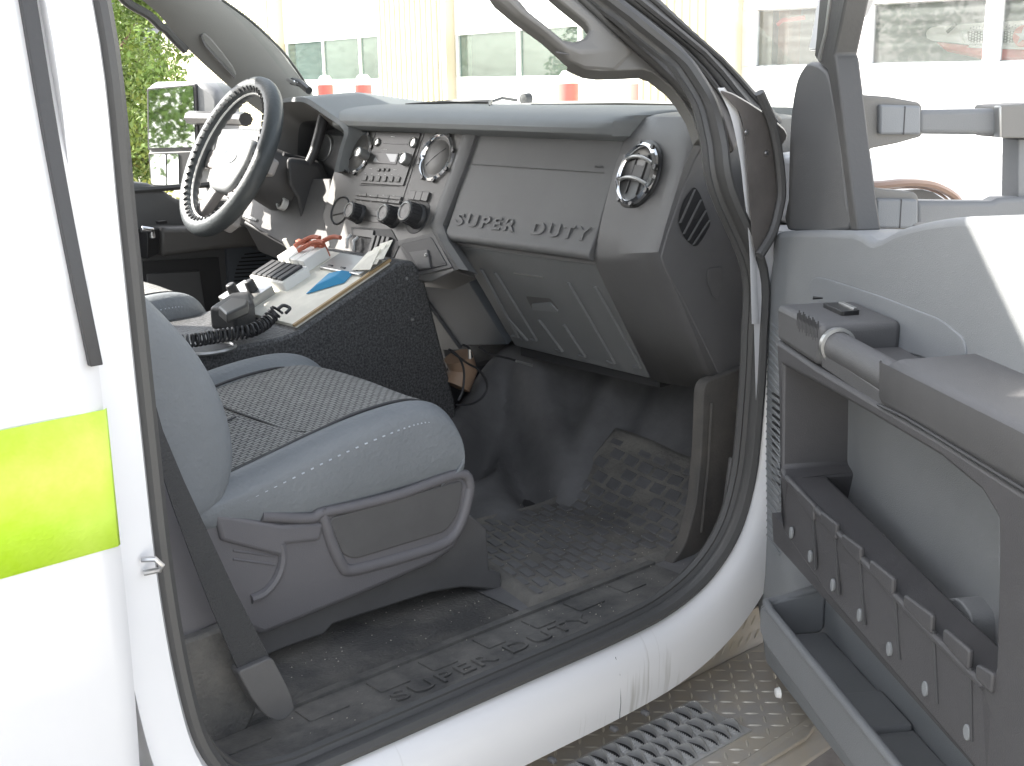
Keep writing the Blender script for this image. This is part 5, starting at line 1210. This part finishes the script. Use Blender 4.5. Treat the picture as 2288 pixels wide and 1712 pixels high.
# right wing with the clear bay windows, nearer to the truck
AR = math.radians(95); RD = Vector((math.cos(AR), math.sin(AR), 0)); RN = Vector((-RD.y, RD.x, 0))
if RN.x > 0: RN = -RN
FRw = Fr((9.5, -1.0, GZ), -RD, (0, 0, 1), RN)
wing = thing('station_wing', (0, 0, 0), 'white station wing at the right with large clear panes and a tan corner post', 'building')
XR = lambda px, py=100: FRw.px(px, py)[0]
ZR_ = lambda py, px=1900: FRw.px(px, py)[1]
b = MB('wall_tan'); b.fbox(FRw, XR(1400), 0, XR(1602), 5.2, -.5, .12); b.m('wall_cream'); 
for k in range(9): b.fbox(FRw, XR(1400)+k*.085, .0, XR(1400)+k*.085+.04, 5.19, .12, .14)
b.m('wall_tan'); b.tube([FRw.w(XR(1608), 0, .16), FRw.w(XR(1608), 5, .16)], .035, 10); b.build('corner_post', wing, bevel=.008)
zb0, zt0 = ZR_(138), ZR_(8); t = 0
b = MB('white_paint'); b.fbox(FRw, XR(1602)+.001, 0, 12, zb0, -.06, 0); b.fbox(FRw, XR(1602)+.001, zt0, 12, 4.6, -.06, 0)
cuts = [(1602, 1633), (1848, 1883), (2122, 2160)]
for c0, c1 in cuts: b.fbox(FRw, XR(c0)+.001, zb0, XR(c1), zt0, -.06, 0)
x_ = XR(2160); wpan = XR(2122)-XR(1883); 
for k in range(5): x_ += wpan; b.fbox(FRw, x_, zb0, x_+.13, zt0, -.06, 0); x_ += .13
wd = b.build('bay_door', wing, bevel=.01)
b = MB('bay_glass_clear'); b.fbox(FRw, XR(1602)+.01, zb0-.01, 11.9, zt0+.01, -.036, -.03); b.build('window_glass', wd, smooth=False)
b = MB('grey_building'); b.fbox(FRw, XR(1602), 0, 14, 5, -7.1, -7); b.fbox(FRw, XR(1602)-.1, 0, XR(1602)-.0, 5, -7, -.5); b.m('concrete'); b.fbox(FRw, XR(1602), .001, 14, .01, -7, -.5); b.build('bay_interior', wing, smooth=False)
b = MB('wall_white'); b.fbox(FRw, XR(1400)-.2, 4.6, 12.2, 5.2, -7.2, -.01); b.build('fascia', wing)
b = MB('mulch'); b.fbox(FRw, XR(1640), .9, XR(1662), 2.0, -.5, -.3); b.m('engine_red'); b.tube([FRw.w(XR(1638), ZR_(40), -.3), FRw.w(XR(1650), ZR_(30), -.3), FRw.w(XR(1690), ZR_(26), -.35)], .02, 6); b.build('door_track', wing)
# fire engine parked inside the right bay
fe = thing('fire_engine', (0, 0, 0), 'pale and red fire engine nose parked behind the right bay windows', 'fire engine')
DE = -.55
def EP(pts, t=DE): return FRw.P(pts, t)
b = MB('engine_white')
b.fpoly(FRw, catmull(EP([(2055, 55), (2010, 60), (2000, 76), (2012, 88), (2050, 92), (2095, 98), (2110, 104), (2400, 104), (2400, 40), (2150, 48), (2110, 50)]), 3, True), DE-1.6, DE); b.build('engine_hood', fe, bevel=.05, seg=3)
b = MB('engine_red'); b.fpoly(FRw, EP([(2014, 90), (2050, 95), (2100, 100), (2400, 104), (2400, 140), (2125, 132), (2090, 122), (2040, 112)]), DE-1.5, DE-.02); b.build('engine_bumper', fe, bevel=.03)
b = MB('satin')
b.fpoly(FRw, rnd(EP([(2076, 64), (2400, 60), (2400, 98), (2086, 96)]), .03), DE-.05, DE+.02); b.m('darker')
b.fpoly(FRw, rnd(EP([(2088, 68), (2400, 66), (2400, 94), (2092, 92)], DE+.03), .02), DE, DE+.025)
b.m('satin')
e0 = EP([(2088, 68)], DE+.03)[0]; e1 = EP([(2300, 94)], DE+.03)[0]
for i in range(46):
    for j in range(7):
        b.disc(FRw, (e0[0]+.03+i*.024, e1[1]+.012+j*.021+(i % 2)*.010), .0085, DE+.027, 6)
b.build('grille', fe)
b = MB('red'); c = FRw.px(2210, 78, DE+.06); b.lathe(FRw, c, [(.085, DE), (.085, DE+.05), (.08, DE+.055), (.001, DE+.055)], 28); b.m('white_plastic')
b.fpoly(FRw, [(c[0]+.07*math.cos(math.pi/2+k*math.pi/5)*(1 if k % 2 == 0 else .36), c[1]+.07*math.sin(math.pi/2+k*math.pi/5)*(1 if k % 2 == 0 else .36)) for k in range(10)][::-1], DE+.05, DE+.06); b.build('badge', fe)
b = MB('darker'); b.tube([FRw.w(*FRw.px(2046, 70, DE+.05), DE+.05), FRw.w(*FRw.px(2066, 52, DE+.05), DE+.05)], .013, 6); b.build('mirror_arm', fe)
b = MB('satin'); b.fbox(FRw, FRw.px(2005, 74)[0]-1.6, ZR_(50), FRw.px(2005, 74)[0]-1.0, ZR_(44), -1.2, -1.1); b.build('handrail', fe)
# small clip on the instrument hood
b = MB('black_rubber'); p0 = Xp(632, 176, 1.62); p1 = Xp(668, 196, 1.60); b.tube([p0, p0.lerp(p1, .5)+Vector((0, 0, .006)), p1], .009, 8)
b.m('chrome'); b.tube([p0+Vector((-.012, 0, .004)), p0.lerp(p1, .6)+Vector((-.012, 0, .006))], .005, 8)
tag(b.build('spring_clip', None), 'small black and chrome clip at the foot of the far windshield pillar', 'clip')
# bollards
def bollard():
    r_ = thing('bollard', (0, 0, 0), '', 'bollard', 'bollards in front of the station')
    return r_
proto = None
for i, (px_, w_, yt, dist, lab) in enumerate(((703, 27, 178, 18, 'red and white bollard left of another, behind the instrument hood'), (785, 33, 178, 16.5, 'red and white bollard just right of the instrument hood, in front of the cream pier'), (1228, 40, 170, 13.3, 'red and white bollard in the middle of the windshield above the glove box'),
                          (1386, 46, 170, 12.0, 'red and white bollard under the grab handle, nearest the passenger pillar'), (462, 17, 187, 18, 'partly hidden red bollard seen between the mirror and the steering wheel'))):
    _d = ray(px_, 190); p = CAM+_d*(dist/math.hypot(_d.x, _d.y)); rad = .105
    if i == 0:
        proto = thing('bollard', (0, 0, 0), lab, 'bollard', 'bollards in front of the station')
        Fq = Fr((0, 0, 0), (1, 0, 0), (0, 1, 0), (0, 0, 1))
        zt_ = 1.45
        b = MB('white_paint'); b.lathe(Fq, (0, 0), [(rad, 0), (rad, zt_-.12), (rad*.9, zt_-.05), (rad*.6, zt_-.01), (.001, zt_)], 24); o1 = b.build('post', proto)
        b = MB('red'); b.lathe(Fq, (0, 0), [(rad+.001, .80), (rad+.004, .801), (rad+.004, 1.31), (rad+.001, 1.311)], 24); b.m('red'); b.lathe(Fq, (0, 0), [(rad+.001, .35), (rad+.004, .351), (rad+.004, .65), (rad+.001, .651)], 24); o2 = b.build('band', proto)
        r_ = proto; kids = [o1, o2]
    else:
        r_ = proto.copy(); col.objects.link(r_)
        for k_ in kids: c_ = k_.copy(); col.objects.link(c_); c_.parent = r_
    r_['label'] = lab; r_.location = (p.x, p.y, GZ)
# trees
def tree(name, x, y, h, r, lab, n, m_='leaf', trunk=True, seed=1, lsz=.09, zb=None):
    R_ = random.Random(seed); t = thing(name, (0, 0, 0), lab, 'tree' if name == 'leafy_tree' else 'shrub')
    b = MB('bark'); base = Vector((x, y, GZ))
    b.tube(catmull([base, base+Vector((.05, .03, h*.3)), base+Vector((-.06, .08, h*.6)), base+Vector((0, 0, h*.85))], 4), [.09*h/4*(1-.8*k/12) for k in range(13)], 8)
    limbs = []
    for k in range(9):
        z = h*(.25+.06*k); a = R_.random()*6.28; p0 = base+Vector((0, 0, z)); p1 = p0+Vector((math.cos(a)*r*.8, math.sin(a)*r*.8, h*.16)); b.tube([p0, p0.lerp(p1, .5)+Vector((0, 0, .1)), p1], [.03*h/4, .02*h/4, .006], 5); limbs.append(p1)
    b.build('trunk', t)
    b = MB(m_); cl = []
    for k in range(34):
        a = R_.random()*6.28; rr = r*math.sqrt(R_.random()); zz = (h*.16 if zb is None else zb)+R_.random()*(h*.84); f = 1-abs(zz/h-.5)*.9
        cl.append((base+Vector((math.cos(a)*rr*f, math.sin(a)*rr*f, zz)), r*(.22+.22*R_.random())))
    for k in range(n):
        c, q_ = cl[R_.randrange(len(cl))]; d = Vector((R_.gauss(0, 1), R_.gauss(0, 1), R_.gauss(0, .8))); d = d.normalized()*q_*(R_.random()**.4)
        p = c+d; u = Vector((R_.gauss(0, 1), R_.gauss(0, 1), R_.gauss(0, 1))).normalized(); v = u.cross(Vector((R_.gauss(0, 1), R_.gauss(0, 1), R_.gauss(0, 1)))).normalized(); s_ = lsz*(.6+.8*R_.random())
        b.add([p, p+u*s_+v*s_*.45, p+u*s_*2, p+u*s_-v*s_*.45], [[0, 1, 2, 3]])
    b.build('crown', t, smooth=False)
def at(px, py, dist): d = ray(px, py); k = dist/math.hypot(d.x, d.y); return CAM+d*k
p = at(235, 200, 13); tree('leafy_tree', p.x, p.y, 4.2, .8, 'slender bright green tree seen through the driver window', 22000, seed=4, lsz=.032)
p = at(150, 60, 14); tree('leafy_tree', p.x, p.y, 5.0, 1.1, 'sunlit tree at the left edge of the driver window', 16000, seed=9, lsz=.035)
p = at(268, 240, 15.5); tree('leafy_tree', p.x, p.y, 2.0, .7, 'dark bushy tree behind the slender tree, near the ground', 14000, seed=6, lsz=.035)
p = at(190, 180, 19); tree('leafy_tree', p.x, p.y, 4.6, 1.5, 'farthest green tree behind the others beyond the driver window', 14000, seed=12, lsz=.05)
p = at(306, 318, 10); tree('yellow_shrub', p.x, p.y, .62, .35, 'small yellow green shrub beside the driver side mirror', 1500, 'leaf_yellow', seed=2, lsz=.03, zb=.05)
tree('leafy_tree', -7.6, 6.6, 4.5, 2.2, 'bushy tree behind the truck reflected in the driver side mirror', 22000, seed=21, lsz=.045)
tree('leafy_tree', -10.5, 9.6, 5.5, 2.6, 'taller tree far behind the truck on its driver side', 7000, seed=22, lsz=.10)
b = MB('mulch'); p = at(300, 355, 9.5); b.grid(lambda u, v: (p.x-1.5+u*3.2, p.y-.6+v*7, GZ+.004+.12*math.sin(math.pi*u)*math.sin(math.pi*v)), 16, 20); mb_ = b.build('planting_bed', None); mb_['kind'] = 'structure'
# grey building behind the trees
p = at(352, 60, 42); FG = Fr((p.x, p.y, GZ), (.5, -.86, 0), (0, 0, 1), (-.86, -.5, 0))
gb = thing('grey_building', (0, 0, 0), 'plain grey building behind the trees seen through the driver window', 'building')
b = MB('grey_building'); b.fbox(FG, -26, 0, 0, 4.2, -6, 0); b.build('wall', gb)
b = MB('darker'); b.fpoly(FG, [(-26.3, 4.2), (.3, 4.2), (-.4, 6.4), (-25.8, 6.4)], -6.2, .3); b.build('roof', gb)
b = MB('bay_glass'); b.fbox(FG, -2.5, 1.2, -1.2, 2.6, -.02, .02); b.build('window', gb)
# ------------------------------------------------------------------ put every thing's Empty at its own base, name the parts' parents
bpy.context.view_layer.update()
def allkids(o):
    r = []
    for c in o.children: r.append(c); r += allkids(c)
    return r
for o in [o for o in bpy.data.objects if o.type == 'EMPTY' and o.parent is None and o.get('group') is None]:
    ks = [k for k in allkids(o) if k.type == 'MESH']
    if not ks: continue
    pts = [k.matrix_world @ Vector(c) for k in ks for c in k.bound_box]
    mn = Vector([min(p[i] for p in pts) for i in range(3)]); mx = Vector([max(p[i] for p in pts) for i in range(3)])
    L_ = Vector(((mn.x+mx.x)/2, (mn.y+mx.y)/2, mn.z))
    o.location = L_
    for c in o.children: c.location = c.location - L_
for o in bpy.data.objects:
    if 'label' in o and not o['label']: del o['label']
